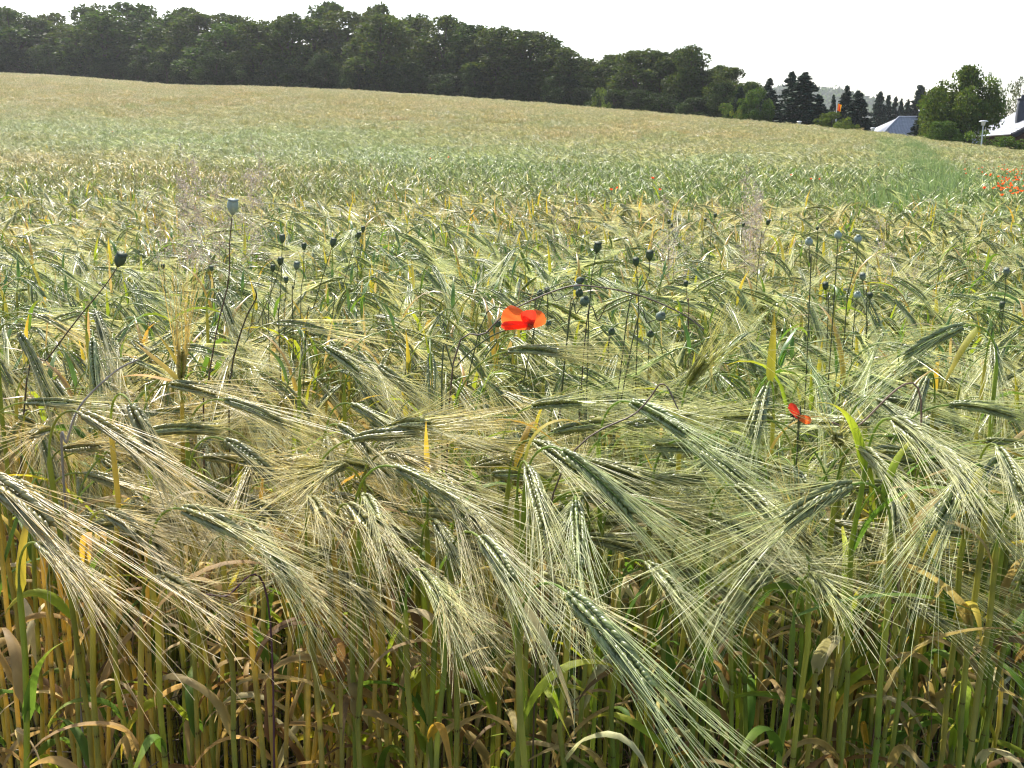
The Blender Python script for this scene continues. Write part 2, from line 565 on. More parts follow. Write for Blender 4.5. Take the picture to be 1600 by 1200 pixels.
def plant_parts(rg, stem_len, az, th_e, arc=0.13, Le=0.085, lod=0, lean=0.03, ear_bend=0.35, awn_len=0.14, spread=1.0,
                leaves=None, split_grains=False, width=1.0, low_cut=0.0, straw=0.5, curlyawn=0.3):
    """returns dict of G collections in plant coordinates (origin at the stem's foot)"""
    ks = {0: 14, 1: 9, 2: 4}[lod]
    ka = {0: 9, 1: 7, 2: 4}[lod]
    ke = {0: 9, 1: 6, 2: 4}[lod]
    th = np.concatenate([np.linspace(lean * 0.2, lean, ks), lean + (th_e - lean) * np.linspace(0, 1, ka + 1)[1:] ** 1.25, th_e + ear_bend * np.linspace(0, 1, ke)[1:]])
    seg = np.concatenate([np.full(ks - 1, stem_len / (ks - 1)), np.full(ka, arc / ka), np.full(ke - 1, Le / (ke - 1))])
    side = np.concatenate([np.cumsum(rg.normal(0, 0.004, ks)), np.zeros(ka + ke - 1)])
    side[ks:] = side[ks - 1]
    P = plane_curve(th, seg, az, side)
    nst = ks + ka
    stem, ears, grains, awns = G(), G(), G(), G()
    sz = np.linspace(0, 1, nst)
    rad = np.where(np.arange(nst) < ks * 0.93, 0.0025 if lod else 0.0029, 0.00125)
    rad[-2:] = 0.0011
    mixc = np.clip(straw + 0.35 * np.sin(sz * 11 + rg.uniform(0, 6)), 0, 1)[:, None]
    cc = GREEN_STEM * (1 - mixc) + STRAW_STEM * mixc
    cc[ks:] = PED * 0.75 + cc[ks:] * 0.25
    cc = cc * rg.uniform(0.8, 1.15)
    if lod < 2:
        # swollen nodes on the stalk
        SP = P[:nst]; Rr = rad.copy()
        for f in (0.28, 0.52, 0.76):
            i = int(f * ks)
            Rr[i] *= 1.0
        stem.tube(SP, Rr, 6 if lod == 0 else 4, cc, rg)
        for f in (0.30, 0.55, 0.78):
            x = f * (ks - 1); i = int(x); fr = x - i
            c = P[i] * (1 - fr) + P[i + 1] * fr
            tdir = norm(P[i + 1] - P[i])
            NP = c + tdir * np.array([-0.005, 0, 0.005])[:, None]
            stem.tube(NP, [0.0018, 0.0031, 0.0018], 6 if lod == 0 else 4, np.array([0.20, 0.15, 0.05]), rg)
    else:
        j0 = 2
        stem.tube(P[j0:nst], rad[j0:] * 1.5, 3, cc[j0:], rg)
    gl = [] if split_grains else None
    ear_geo(ears, grains, awns, rg, P[nst - 1:], Le, width, lod, awn_len, spread, gl, curlyawn=curlyawn)
    lv = []
    for (f, laz, ln, wd, kind, t0, t1, curl, twist) in (leaves or []):
        x = f * 22; x = x / 13 * (ks - 1) if x <= 13 else ks - 1 + (x - 13) / 9 * ka
        i = min(int(x), nst - 2); fr = x - i
        st = P[i] * (1 - fr) + P[i + 1] * fr
        g = G()
        leaf_geo(g, rg, st, laz, ln, wd, kind, t0, t1, segs={0: 11, 1: 7, 2: 4}[lod], curl=curl, twist=twist)
        lv.append(g)
    return dict(stem=stem, ear=ears, grains=grains, awns=awns, leaves=lv, glist=gl, P=P, nst=nst)


def random_leaves(rg, ripe, lod=0):
    out = []
    # dead leaves low down
    for f in rg.uniform(0.15, 0.44, 1):
        kd = rg.choice(['brown', 'tan', 'brown', 'tan', 'tan', 'pale', 'orange'])
        out.append((f, rg.uniform(0, 6.28), rg.uniform(0.12, 0.24), rg.uniform(0.006, 0.011), kd, 0.35, rg.uniform(2.4, 3.3), 0.9, rg.uniform(-3, 3)))
    if lod == 0:
        for f in rg.uniform(0.32, 0.52, 2):
            kd = rg.choice(['tan', 'pale', 'brown', 'lime', 'green'], p=[.34, .16, .2, .12, .18])
            out.append((f, rg.uniform(0, 6.28), rg.uniform(0.10, 0.20), rg.uniform(0.009, 0.015), kd, 0.3, rg.uniform(2.0, 3.4), 0.8, rg.uniform(-2.5, 2.5)))
    if rg.random() < (0.75 if lod == 0 else 0.5):
        kd = rg.choice(['green', 'lime', 'yellow', 'tan', 'orange'], p=[0.36, 0.2, 0.12, 0.26, 0.06])
        out.append((rg.uniform(0.42, 0.60), rg.uniform(0, 6.28), rg.uniform(0.12, 0.22), rg.uniform(0.008, 0.013), kd, 0.3, rg.uniform(1.3, 2.8), 0.4, rg.uniform(-1.5, 1.5)))
    if rg.random() < (0.42 if lod == 0 else 0.24):
        kd = rg.choice(['green', 'lime', 'yellow', 'orange', 'pale'], p=[0.30, 0.30, 0.20, 0.08, 0.12])
        out.append((rg.uniform(0.56, 0.72), rg.uniform(0, 6.28), rg.uniform(0.05, 0.13), rg.uniform(0.006, 0.010), kd, 0.15, rg.uniform(0.5, 2.6), 0.3, rg.uniform(-1.0, 1.0)))
    if lod == 1 and rg.random() < 0.13:      # an upright yellow or lime blade beside the ear
        kd = rg.choice(['lime', 'yellow', 'green', 'tan'], p=[.4, .25, .2, .15])
        out.append((rg.uniform(0.60, 0.70), rg.uniform(0, 6.28), rg.uniform(0.08, 0.16), rg.uniform(0.007, 0.011), kd, 0.1, rg.uniform(0.2, 1.6), 0.3, rg.uniform(-1, 1)))
    return out


def merged(parts):
    g = G()
    for k in ('stem', 'ear', 'grains', 'awns'):
        if parts[k].n: g.merge(parts[k])
    for l in parts['leaves']:
        g.merge(l)
    return g


# how ripe the crop is over the field: 0 green, 1 gold
def vnoise(x, y, seed):
    """smooth value noise"""
    xi, yi = np.floor(x).astype(int), np.floor(y).astype(int)
    fx, fy = x - xi, y - yi
    fx = fx * fx * (3 - 2 * fx); fy = fy * fy * (3 - 2 * fy)
    def h(a, b):
        n = (a * 374761393 + b * 668265263 + seed * 974634777) & 0x7fffffff
        n = ((n ^ (n >> 13)) * 1274126177) & 0x7fffffff
        return (n % 10007) / 10007.0
    return (h(xi, yi) * (1 - fx) + h(xi + 1, yi) * fx) * (1 - fy) + (h(xi, yi + 1) * (1 - fx) + h(xi + 1, yi + 1) * fx) * fy


# anchor points (photo pixel on the crop's top, ripeness)
_anch = [(50, 130, .85), (300, 150, .9), (100, 200, .45), (250, 215, .3), (60, 250, .75), (300, 290, .85), (500, 150, .85), (700, 170, .85), (450, 215, .3),
         (650, 235, .2), (850, 200, .75), (800, 270, .2), (1000, 200, .85), (1000, 250, .4), (1150, 225, .7), (1050, 290, .25), (1200, 290, .2), (1300, 230, .55),
         (1350, 280, .35), (1200, 335, .75), (700, 300, .6), (500, 320, .75), (900, 340, .75), (1500, 320, .2), (1550, 250, .65), (1450, 240, .6), (1590, 300, .25),
         (1450, 380, .45), (100, 330, .6), (300, 380, .35), (100, 450, .35), (600, 400, .35), (900, 430, .3), (1200, 420, .45), (1500, 450, .35), (100, 620, .85),
         (400, 620, .75), (300, 520, .55), (650, 600, .55), (800, 600, .3), (1100, 600, .15), (1450, 600, .3), (200, 900, .9), (600, 900, .7), (1000, 900, .3), (1400, 900, .35)]
_AP = np.array([hit(a, b)[:2] for a, b, c in _anch]); _AC = np.array([c for a, b, c in _anch])


def ripeness(x, y):
    x = np.asarray(x, float); y = np.asarray(y, float)
    # inverse distance in (angle, log distance)
    q = np.stack([x / np.maximum(y, .5) * 2.2, np.log(np.maximum(y, .5))], -1)
    a = np.stack([_AP[:, 0] / _AP[:, 1] * 2.2, np.log(_AP[:, 1])], -1)
    d2 = ((q[..., None, :] - a) ** 2).sum(-1) + 0.006
    w = d2 ** -1.6
    r = (w * _AC).sum(-1) / w.sum(-1)
    n1 = vnoise(x * 0.35 + 9, y * 0.22 + 4, 3)
    n2 = vnoise(x * 1.3 + 2, y * 0.9 + 8, 5)
    return np.clip((r + (n1 - 0.5) * 0.35 + (n2 - 0.5) * 0.22) * 1.0, 0, 1)


def ear_az(x, y, rg, n):
    """direction the ears nod to (0 = +X, i.e. to the right)"""
    u = np.asarray(x) / np.maximum(np.asarray(y), 0.6)
    a = -0.5 + rg.normal(0, 0.72, n)
    flip = rg.random(n) < np.clip(0.12 + 0.75 * (u - 0.05), 0.10, 0.42)
    return np.where(flip, math.pi + rg.normal(0.2, 0.6, n), a)


# ------------------------------------------------------------------ barley: everything past the nearest plants, one mass
# Green wheel tracks through the far crop (photo pixels on the crop's top -> world)
def track_pts(pts, h=CROP):
    return np.array([hit(a, b, h)[:2] for a, b in pts])


TRACKS = [
    (track_pts([(1378, 216), (1384, 232), (1388, 252), (1392, 266)], 0.85), 0.32),
    (track_pts([(1415, 219), (1432, 230), (1447, 246), (1464, 266)], 0.85), 0.36),
    (track_pts([(1464, 266), (1475, 284), (1462, 298), (1430, 312), (1388, 327)], 0.85), 0.34),
    (track_pts([(1388, 327), (1300, 340), (1180, 352), (1080, 360)], 0.85), 0.16),
    (track_pts([(560, 207), (700, 196), (820, 184), (900, 176)]), 0.35),
    (track_pts([(650, 262), (800, 243), (960, 222), (1060, 205)]), 0.35),
    (track_pts([(20, 175), (150, 168), (330, 150), (420, 143)]), 0.5),
]


def track_dist(x, y):
    best = np.full(np.shape(x), 99.0)
    q = np.stack([x, y], -1)
    for pts, w in TRACKS:
        for a, b in zip(pts[:-1], pts[1:]):
            ab = b - a
            tt = np.clip(((q - a) @ ab) / (ab @ ab), 0, 1)
            d = np.linalg.norm(q - (a + tt[..., None] * ab), axis=-1) / w
            best = np.minimum(best, d)
    return best


EDGE_Y = 1.08          # front edge of the crop
UNIQ_Y = 1.75          # plants nearer than this are individuals


def build_mass():
    rg = np.random.default_rng(21)
    g = G(); fid = []
    protos = 0

    def add_proto(gg):
        nonlocal protos
        V, Q, T, C = gg.arr()
        g.add(V, Q, T, C)
        fid.append((len(Q), len(T), protos))
        protos += 1
    # near
    NEAR = 22
    for i in range(NEAR):
        th_e = [1.9, 2.15, 2.4, 1.75, 2.3, 2.05, 1.55, 2.2, 1.85, 2.6, 2.1][i % 11]
        p = plant_parts(rg, rg.uniform(0.76, 0.86), rg.normal(0, 0.15), th_e, arc=rg.uniform(0.09, 0.17), Le=rg.uniform(0.065, 0.095), lod=1,
                        lean=rg.uniform(0, 0.10), ear_bend=rg.uniform(0.1, 0.5), awn_len=rg.uniform(0.12, 0.16), spread=rg.uniform(0.7, 1.3),
                        leaves=random_leaves(rg, .5, 1), straw=rg.uniform(0.2, 0.8))
        add_proto(merged(p))
    MID = 16
    for i in range(MID):
        p = plant_parts(rg, rg.uniform(0.76, 0.86), rg.normal(0, 0.15), rg.uniform(1.7, 2.7), arc=rg.uniform(0.09, 0.15), Le=rg.uniform(0.07, 0.095), lod=2,
                        lean=rg.uniform(0, 0.10), ear_bend=rg.uniform(0.1, 0.5), awn_len=rg.uniform(0.12, 0.16), spread=1.2, leaves=random_leaves(rg, .5, 2)[-1:] if i % 2 else [])
        add_proto(merged(p))
    FAR = 8
    for i in range(FAR):
        gg = G()
        for j in range(64):
            p = plant_parts(rg, rg.uniform(0.74, 0.86), rg.normal(0, 0.5) + (math.pi if rg.random() < .12 else 0), rg.uniform(1.6, 2.7), arc=0.12, Le=0.085, lod=2, lean=rg.uniform(0, 0.1),
                            ear_bend=0.3, awn_len=rg.uniform(0.12, 0.16), spread=1.3, leaves=random_leaves(rg, .5, 2)[-1:] if j % 4 == 0 else [])
            # upper part only is seen at this distance
            m_ = merged(p)
            ox, oy = rg.uniform(-0.36, 0.36, 2)
            gg.merge(m_, off=np.array([ox, oy, rg.normal(0, 0.025)]))
        add_proto(gg)

    # points
    pts, az, pid, scl = [], [], [], []

    def scatter(y0, y1, dens, margin, pid0, pidn, scale_dist=None, s=1.0):
        # jittered rejection inside the seen wedge (and a margin to both sides)
        tan = 0.54
        wmax = 2 * (y1 * tan + margin)
        n = int((y1 - y0) * wmax * dens)
        x = rg.uniform(-wmax / 2, wmax / 2, n); y = rg.uniform(y0, y1, n)
        ok = np.abs(x) < y * tan + margin
        x, y = x[ok], y[ok]
        u = x / np.maximum(y, 4); D = np.interp(u, _uu, _dd)
        ok = y < D * 1.16
        td = track_dist(x, y)
        ok &= (td > 1) | (rg.random(len(x)) < 0.10)
        x, y = x[ok], y[ok]
        n = len(x)
        a = ear_az(x, y, rg, n)
        z = rise(x, y)
        pts.append(np.stack([x, y, z], -1)); az.append(a)
        pid.append(rg.integers(pid0, pid0 + pidn, n))
        hh = 1 + 0.05 * (vnoise(x * 1.1, y * 1.1, 11) - 0.5) * 2 + rg.normal(0, 0.05, n)
        scl.append(np.clip(hh, 0.72, 1.12) * s)
    scatter(UNIQ_Y, 4.2, 460, 0.8, 0, NEAR)
    scatter(4.2, 7.5, 400, 1.2, 0, NEAR)
    scatter(7.5, 9.0, 380, 1.2, NEAR, MID)
    scatter(9.0, 16.0, 300, 1.8, NEAR, MID)
    scatter(16.0, 40.0, 3.6, 3.0, NEAR + MID, FAR)
    scatter(40.0, 132.0, 2.6, 5.0, NEAR + MID, FAR)
    # low foot of the front rows: shorter shoots that fill the edge
    pts = np.concatenate(pts); az = np.concatenate(az); pid = np.concatenate(pid); scl = np.concatenate(scl)
    n = len(pts)
    print("barley instances", n)
    V, Q, T, C = g.arr()
    nv = len(V)
    Vall = np.concatenate([V, pts]); Call = np.concatenate([C, np.zeros((n, 3))])
    me = mk_mesh("barley_field", Vall, Q, T, Call, (M_BARLEY,))
    ip = me.attributes.new("is_pt", 'BOOLEAN', 'POINT')
    ip.data.foreach_set("value", np.concatenate([np.zeros(nv, bool), np.ones(n, bool)]))
    a = me.attributes.new("pid", 'INT', 'POINT')
    a.data.foreach_set("value", np.concatenate([np.zeros(nv, np.int32), pid.astype(np.int32)]))
    a = me.attributes.new("scl", 'FLOAT', 'POINT')
    a.data.foreach_set("value", np.concatenate([np.ones(nv, np.float32), scl.astype(np.float32)]))
    a = me.attributes.new("ripe", 'FLOAT', 'POINT')
    rp_ = ripeness(pts[:, 0], pts[:, 1])
    td = track_dist(pts[:, 0], pts[:, 1])
    rp_ = np.where(td < 1.5, rp_ * 0.6, rp_)
    rp_ = np.clip(rp_ + rg.normal(0, 0.10, n), 0, 1)
    a.data.foreach_set("value", np.concatenate([np.zeros(nv, np.float32), rp_.astype(np.float32)]))
    a = me.attributes.new("rot", 'FLOAT_VECTOR', 'POINT')
    rv = np.zeros((nv + n, 3), np.float32)
    rv[nv:, 2] = az
    rv[nv:, 0] = rg.normal(0, 0.05, n); rv[nv:, 1] = rg.normal(0, 0.05, n)
    a.data.foreach_set("vector", rv.ravel())
    # faces: quads first, then tris (mk_mesh order)
    fq = np.concatenate([np.full(a_, c_) for a_, b_, c_ in fid]); ft = np.concatenate([np.full(b_, c_) for a_, b_, c_ in fid])
    a = me.attributes.new("proto", 'INT', 'FACE')
    a.data.foreach_set("value", np.concatenate([fq, ft]).astype(np.int32))

    ng = bpy.data.node_groups.new("scatter_barley", 'GeometryNodeTree')
    ng.interface.new_socket("Geometry", in_out='INPUT', socket_type='NodeSocketGeometry')
    ng.interface.new_socket("Geometry", in_out='OUTPUT', socket_type='NodeSocketGeometry')
    L = ng.links.new
    gi = ng.nodes.new("NodeGroupInput"); go = ng.nodes.new("NodeGroupOutput")

    def attr(nm, dt):
        k = ng.nodes.new("GeometryNodeInputNamedAttribute"); k.data_type = dt
        k.inputs[0].default_value = nm
        return next(o for o in k.outputs if o.enabled and o.name == "Attribute")
    sep = ng.nodes.new("GeometryNodeSeparateGeometry"); sep.domain = 'POINT'
    L(gi.outputs[0], sep.inputs[0]); L(attr("is_pt", 'BOOLEAN'), sep.inputs[1])
    spl = ng.nodes.new("GeometryNodeSplitToInstances"); spl.domain = 'FACE'
    L(sep.outputs[1], spl.inputs[0]); L(attr("proto", 'INT'), spl.inputs["Group ID"])
    iop = ng.nodes.new("GeometryNodeInstanceOnPoints")
    L(sep.outputs[0], iop.inputs["Points"]); L(spl.outputs[0], iop.inputs["Instance"])
    iop.inputs["Pick Instance"].default_value = True
    L(attr("pid", 'INT'), iop.inputs["Instance Index"])
    L(attr("rot", 'FLOAT_VECTOR'), iop.inputs["Rotation"])
    L(attr("scl", 'FLOAT'), iop.inputs["Scale"])
    L(iop.outputs[0], go.inputs[0])
    o = obj("barley_field", me)
    md = o.modifiers.new("scatter", 'NODES'); md.node_group = ng
    tag(o, "bearded barley standing over the whole field up to the crest", "barley", kind='stuff')
    return o


build_mass()

# ------------------------------------------------------------------ barley: the nearest plants, each a thing
BGROUP = "bearded barley plants along the near edge of the field"


def make_plant(parts, base, ripe, label, group=None):
    root = empty("barley_plant", base)
    tag(root, label, "barley", group or BGROUP)

    def part(name, g, parent=root, **kw):
        o = obj(name, g.mesh(name, M_BLADE if name in ("leaf", "stem") else M_BARLEY), parent)
        o['ripe'] = float(ripe)
        for k, v in kw.items(): o[k] = v
        return o
    part("stem", parts['stem'])
    for l in parts['leaves']:
        part("leaf", l)
    if parts['glist'] is not None:
        e = part("ear", parts['ear'])
        for g in parts['glist']:
            part("grain", g, e)
    else:
        eg = G(); eg.merge(parts['ear']); eg.merge(parts['grains'])
        e = part("ear", eg)
    part("beard", parts['awns'], e, kind='stuff')
    return root


def solve_ear(px0, py0, d0, px1, py1, Le, near=True):
    B = at(px0, py0, d0)
    r = ray(px1, py1); E = np.array([0, 0, EYE])
    # |E + r t - B| = Le
    a = r @ r; b = 2 * r @ (E - B); c = (E - B) @ (E - B) - Le ** 2
    disc = b * b - 4 * a * c
    if disc < 0:
        t_ = -b / (2 * a)
    else:
        t_ = (-b + (-1 if near else 1) * math.sqrt(disc)) / (2 * a)
    return B, E + r * t_


hero_n = 0


def hero(px0, py0, d0, px1, py1, label, Le=0.09, near=True, arc=0.10, awn=0.15, spread=1.0, ripe=None, leaves=(), split=False, lean_px=None,
         width=1.0, straw=0.4, bend=0.25, rnd=0, curly=0.3):
    """an ear placed from its two ends"""
    global hero_n
    hero_n += 1
    rg = np.random.default_rng(1000 + hero_n + rnd)
    B, T_ = solve_ear(px0, py0, d0, px1, py1, Le, near)
    d = T_ - B
    az = math.atan2(d[1], d[0])
    th = math.acos(max(-1, min(1, d[2] / np.linalg.norm(d))))
    th_e = th - bend / 2
    # length of straight stem so that the foot stands on the ground
    st = 0.6
    for it in range(4):
        p = plant_parts(np.random.default_rng(5 + hero_n), st, az, th_e, arc=arc, Le=Le, lod=2, lean=0.03, ear_bend=bend)
        # compute curve at lod 0 resolution analytically
        ks, ka = 14, 9
        thv = np.concatenate([np.linspace(0.006, 0.03, ks), 0.03 + (th_e - 0.03) * np.linspace(0, 1, ka + 1)[1:] ** 1.25])
        seg = np.concatenate([np.full(ks - 1, st / (ks - 1)), np.full(ka, arc / ka)])
        Pc = plane_curve(thv, seg, az)
        st += B[2] - Pc[-1][2]
    p = plant_parts(rg, st, az, th_e, arc=arc, Le=Le, lod=0, lean=0.03, ear_bend=bend, awn_len=awn, spread=spread,
                    leaves=list(leaves) + random_leaves(rg, .5)[:3], split_grains=split, width=width, straw=straw, curlyawn=curly)
    tip = p['P'][p['nst'] - 1]
    base = B - tip
    base[2] = 0
    if ripe is None:
        ripe = float(ripeness(base[0], base[1]))
    return make_plant(p, base, ripe, label)


# (ear base px, py, depth, ear tip px, py)
LF = lambda f, az, ln, wd, kind, t0, t1, curl=0.2, tw=0.0: (f, az, ln, wd, kind, t0, t1, curl, tw)
hero(888, 927, 0.80, 1012, 1072, "big grey-green barley ear hanging lowest at the front, its beard sweeping down to the right", Le=0.105, split=True, awn=0.165, width=1.1, ripe=.2, arc=.12)
hero(1332, 757, 0.92, 1228, 812, "green barley ear pointing left above the white tuft, with a long fanned beard", Le=0.085, split=True, awn=0.19, spread=1.5, ripe=.35, straw=.2, width=1.1, arc=.1,
     leaves=[LF(.80, .4, .07, .010, 'lime', .2, 1.2)])
hero(1515, 735, 0.95, 1462, 822, "silvery barley ear nodding left over a hanging orange leaf at the right", Le=0.085, split=True, awn=0.16, spread=1.4, ripe=.3, width=1.05,
     leaves=[LF(.84, 3.6, .11, .012, 'yellow', 2.3, 2.9)])
hero(-30, 742, 0.80, 75, 818, "grey-gold barley ear at the left margin with a thick straw-coloured beard", Le=0.09, split=True, awn=0.20, spread=1.1, ripe=.95, width=1.2)
hero(285, 795, 0.92, 370, 832, "pale barley ear bent over a folded tan leaf, left of centre", Le=0.075, split=True, awn=0.16, ripe=.6, leaves=[LF(.88, .3, .06, .009, 'pale', .4, 2.9)])
hero(388, 815, 0.99, 452, 905, "slim grey ear hanging just below the ear bent over a folded leaf", Le=0.085, awn=0.14, ripe=.5)
hero(205, 632, 1.05, 258, 742, "dark grey barley ear of wide grains hanging steeply at the left", Le=0.095, split=True, awn=0.16, ripe=.8, width=1.15, bend=.1)
hero(125, 645, 1.00, 215, 705, "flat straw-bearded ear left of the dark steep ear", Le=0.09, awn=0.17, ripe=.9)
hero(352, 688, 1.15, 425, 742, "short gold-green ear behind the bent-over pale ear", Le=0.075, split=True, awn=0.15, ripe=.7)
hero(350, 625, 1.25, 440, 660, "long white-bearded ear nodding right on the left side of the field edge", Le=0.085, awn=0.16, ripe=.65)
hero(550, 632, 1.30, 608, 668, "green ear with neat herringbone grains nodding right, left of centre", Le=0.075, awn=0.15, ripe=.5)
hero(592, 572, 1.40, 655, 628, "plump green ear high in the golden beards, left of the poppy flower", Le=0.08, awn=0.17, ripe=.6, width=1.1)
hero(508, 542, 1.45, 560, 580, "grey-green ear nodding right above the golden beards", Le=0.075, awn=0.15, ripe=.5)
hero(618, 730, 1.02, 705, 778, "white-topped ear arching right on a thin green neck in the middle foreground", Le=0.085, split=True, awn=0.15, ripe=.5, arc=.13)
hero(570, 775, 1.0, 590, 815, "small bushy ear facing the camera beside the white-topped ear", Le=0.075, awn=0.12, ripe=.5, near=True)
hero(680, 815, 1.02, 712, 868, "short drooping ear below the white-topped ear", Le=0.07, awn=0.13, ripe=.5)
hero(750, 840, 0.90, 798, 902, "stubby ear with ragged white tip on a long arched green neck", Le=0.07, split=True, awn=0.13, ripe=.4, arc=.17)
hero(658, 893, 0.95, 690, 935, "smallest drooping ear, on a short neck under the ragged ear", Le=0.06, awn=0.12, ripe=.35, arc=.1)
hero(825, 730, 0.97, 850, 820, "grey ear hanging straight down beside the arching orange leaf", Le=0.085, split=True, awn=0.15, ripe=.5, width=1.0,
     leaves=[LF(.90, .1, .085, .012, 'yellow', .1, 2.3)])
hero(900, 785, 0.96, 905, 880, "narrow green ear hanging straight down with white drooping awns", Le=0.09, awn=0.13, ripe=.2, width=.9)
hero(880, 705, 1.02, 985, 800, "large dark green ear slanting down right in the centre", Le=0.105, split=True, awn=0.18, ripe=.25, width=1.2)
hero(835, 690, 1.12, 900, 735, "pale ear lying behind the large dark green ear", Le=0.085, awn=0.15, ripe=.5)
hero(985, 628, 1.15, 1070, 675, "bright green ear arching right over a yellow leaf", Le=0.095, split=True, awn=0.18, ripe=.15, width=1.05, leaves=[LF(.93, -.3, .12, .011, 'yellow', 1.6, 2.3)])
hero(1075, 692, 1.10, 1160, 752, "grey-green ear nodding right of the bright green one", Le=0.09, awn=0.16, ripe=.3)
hero(830, 635, 1.35, 905, 628, "ear lying nearly level under a small gold leaf", Le=0.075, awn=0.15, ripe=.35, leaves=[LF(.93, .6, .06, .009, 'yellow', 1.2, 1.5)])
hero(1075, 600, 1.2, 1100, 565, "upright yellow-green ear with its beard swept up to the right", Le=0.06, awn=0.17, spread=.5, ripe=.45, arc=.05, bend=.15, width=1.0)
hero(1505, 510, 1.35, 1415, 555, "large green ear pointing left with a beard as wide as the plant", Le=0.095, split=True, awn=0.22, spread=1.9, ripe=.25, width=1.2, leaves=[LF(.9, 3.6, .10, .011, 'yellow', 2.3, 2.7)])
hero(1198, 605, 1.25, 1178, 680, "dark ear hanging under a curled leaf tip, upright yellow leaf behind it", Le=0.085, awn=0.13, ripe=.3, leaves=[LF(.9, 1.2, .09, .011, 'yellow', .2, .4)])
hero(1370, 625, 1.30, 1425, 665, "grey-green ear nodding right near the red petals", Le=0.075, awn=0.15, ripe=.3)
hero(1560, 718, 1.05, 1530, 745, "short pale ear at the right margin above the hanging orange leaf", Le=0.06, awn=0.12, ripe=.4)
hero(1448, 590, 1.45, 1428, 640, "soft grey ear hanging at the right behind the red petals", Le=0.07, awn=0.13, ripe=.4)
hero(1552, 535, 1.5, 1556, 590, "dark ear hanging straight at the right margin", Le=0.075, awn=0.12, ripe=.4)
hero(1262, 862, 0.97, 1250, 828, "white frayed ear standing upright on a dark green stalk", Le=0.045, awn=0.10, spread=2.4, ripe=.7, arc=.03, bend=.1, straw=0.0, curly=1.2, leaves=[LF(.82, 3.0, .02, .01, 'green', .2, .5)])
hero(1312, 695, 1.12, 1306, 680, "tiny white ear facing the camera left of the orange leaf", Le=0.06, awn=0.14, spread=2.6, ripe=.55, curly=1.2)
hero(145, 528, 1.45, 150, 600, "green ear of spread grains hanging straight at the left", Le=0.08, awn=0.11, ripe=.35, width=1.1)
hero(148, 485, 1.5, 170, 545, "dark striped ear hanging above the spread-grain ear", Le=0.08, awn=0.14, ripe=.6)
hero(30, 520, 1.35, 78, 620, "long dark ear hanging steeply at the left margin", Le=0.10, awn=0.16, ripe=.7)
hero(265, 600, 1.35, 335, 615, "level pale ear behind the upright yellow ear", Le=0.08, awn=0.15, ripe=.75)
hero(283, 590, 1.35, 284, 553, "yellow ear standing upright with a straight fan of awns", Le=0.05, awn=0.18, spread=.7, ripe=.9, arc=.04, bend=.05, straw=.8,
     leaves=[LF(.92, 2.6, .09, .012, 'yellow', .9, 1.2), LF(.9, 2.9, .1, .012, 'orange', 1.3, 1.9)])
hero(340, 458, 1.9, 362, 505, "white-backed ear hanging left of the bent bare stalk", Le=0.08, awn=0.14, ripe=.5)
hero(530, 665, 1.2, 575, 705, "small gold ear half hidden in golden beards", Le=0.075, awn=0.14, ripe=.7)
hero(1395, 765, 1.15, 1398, 830, "frail pale ear hanging between two green stalks at the right", Le=0.075, awn=0.11, ripe=.4, width=.8)

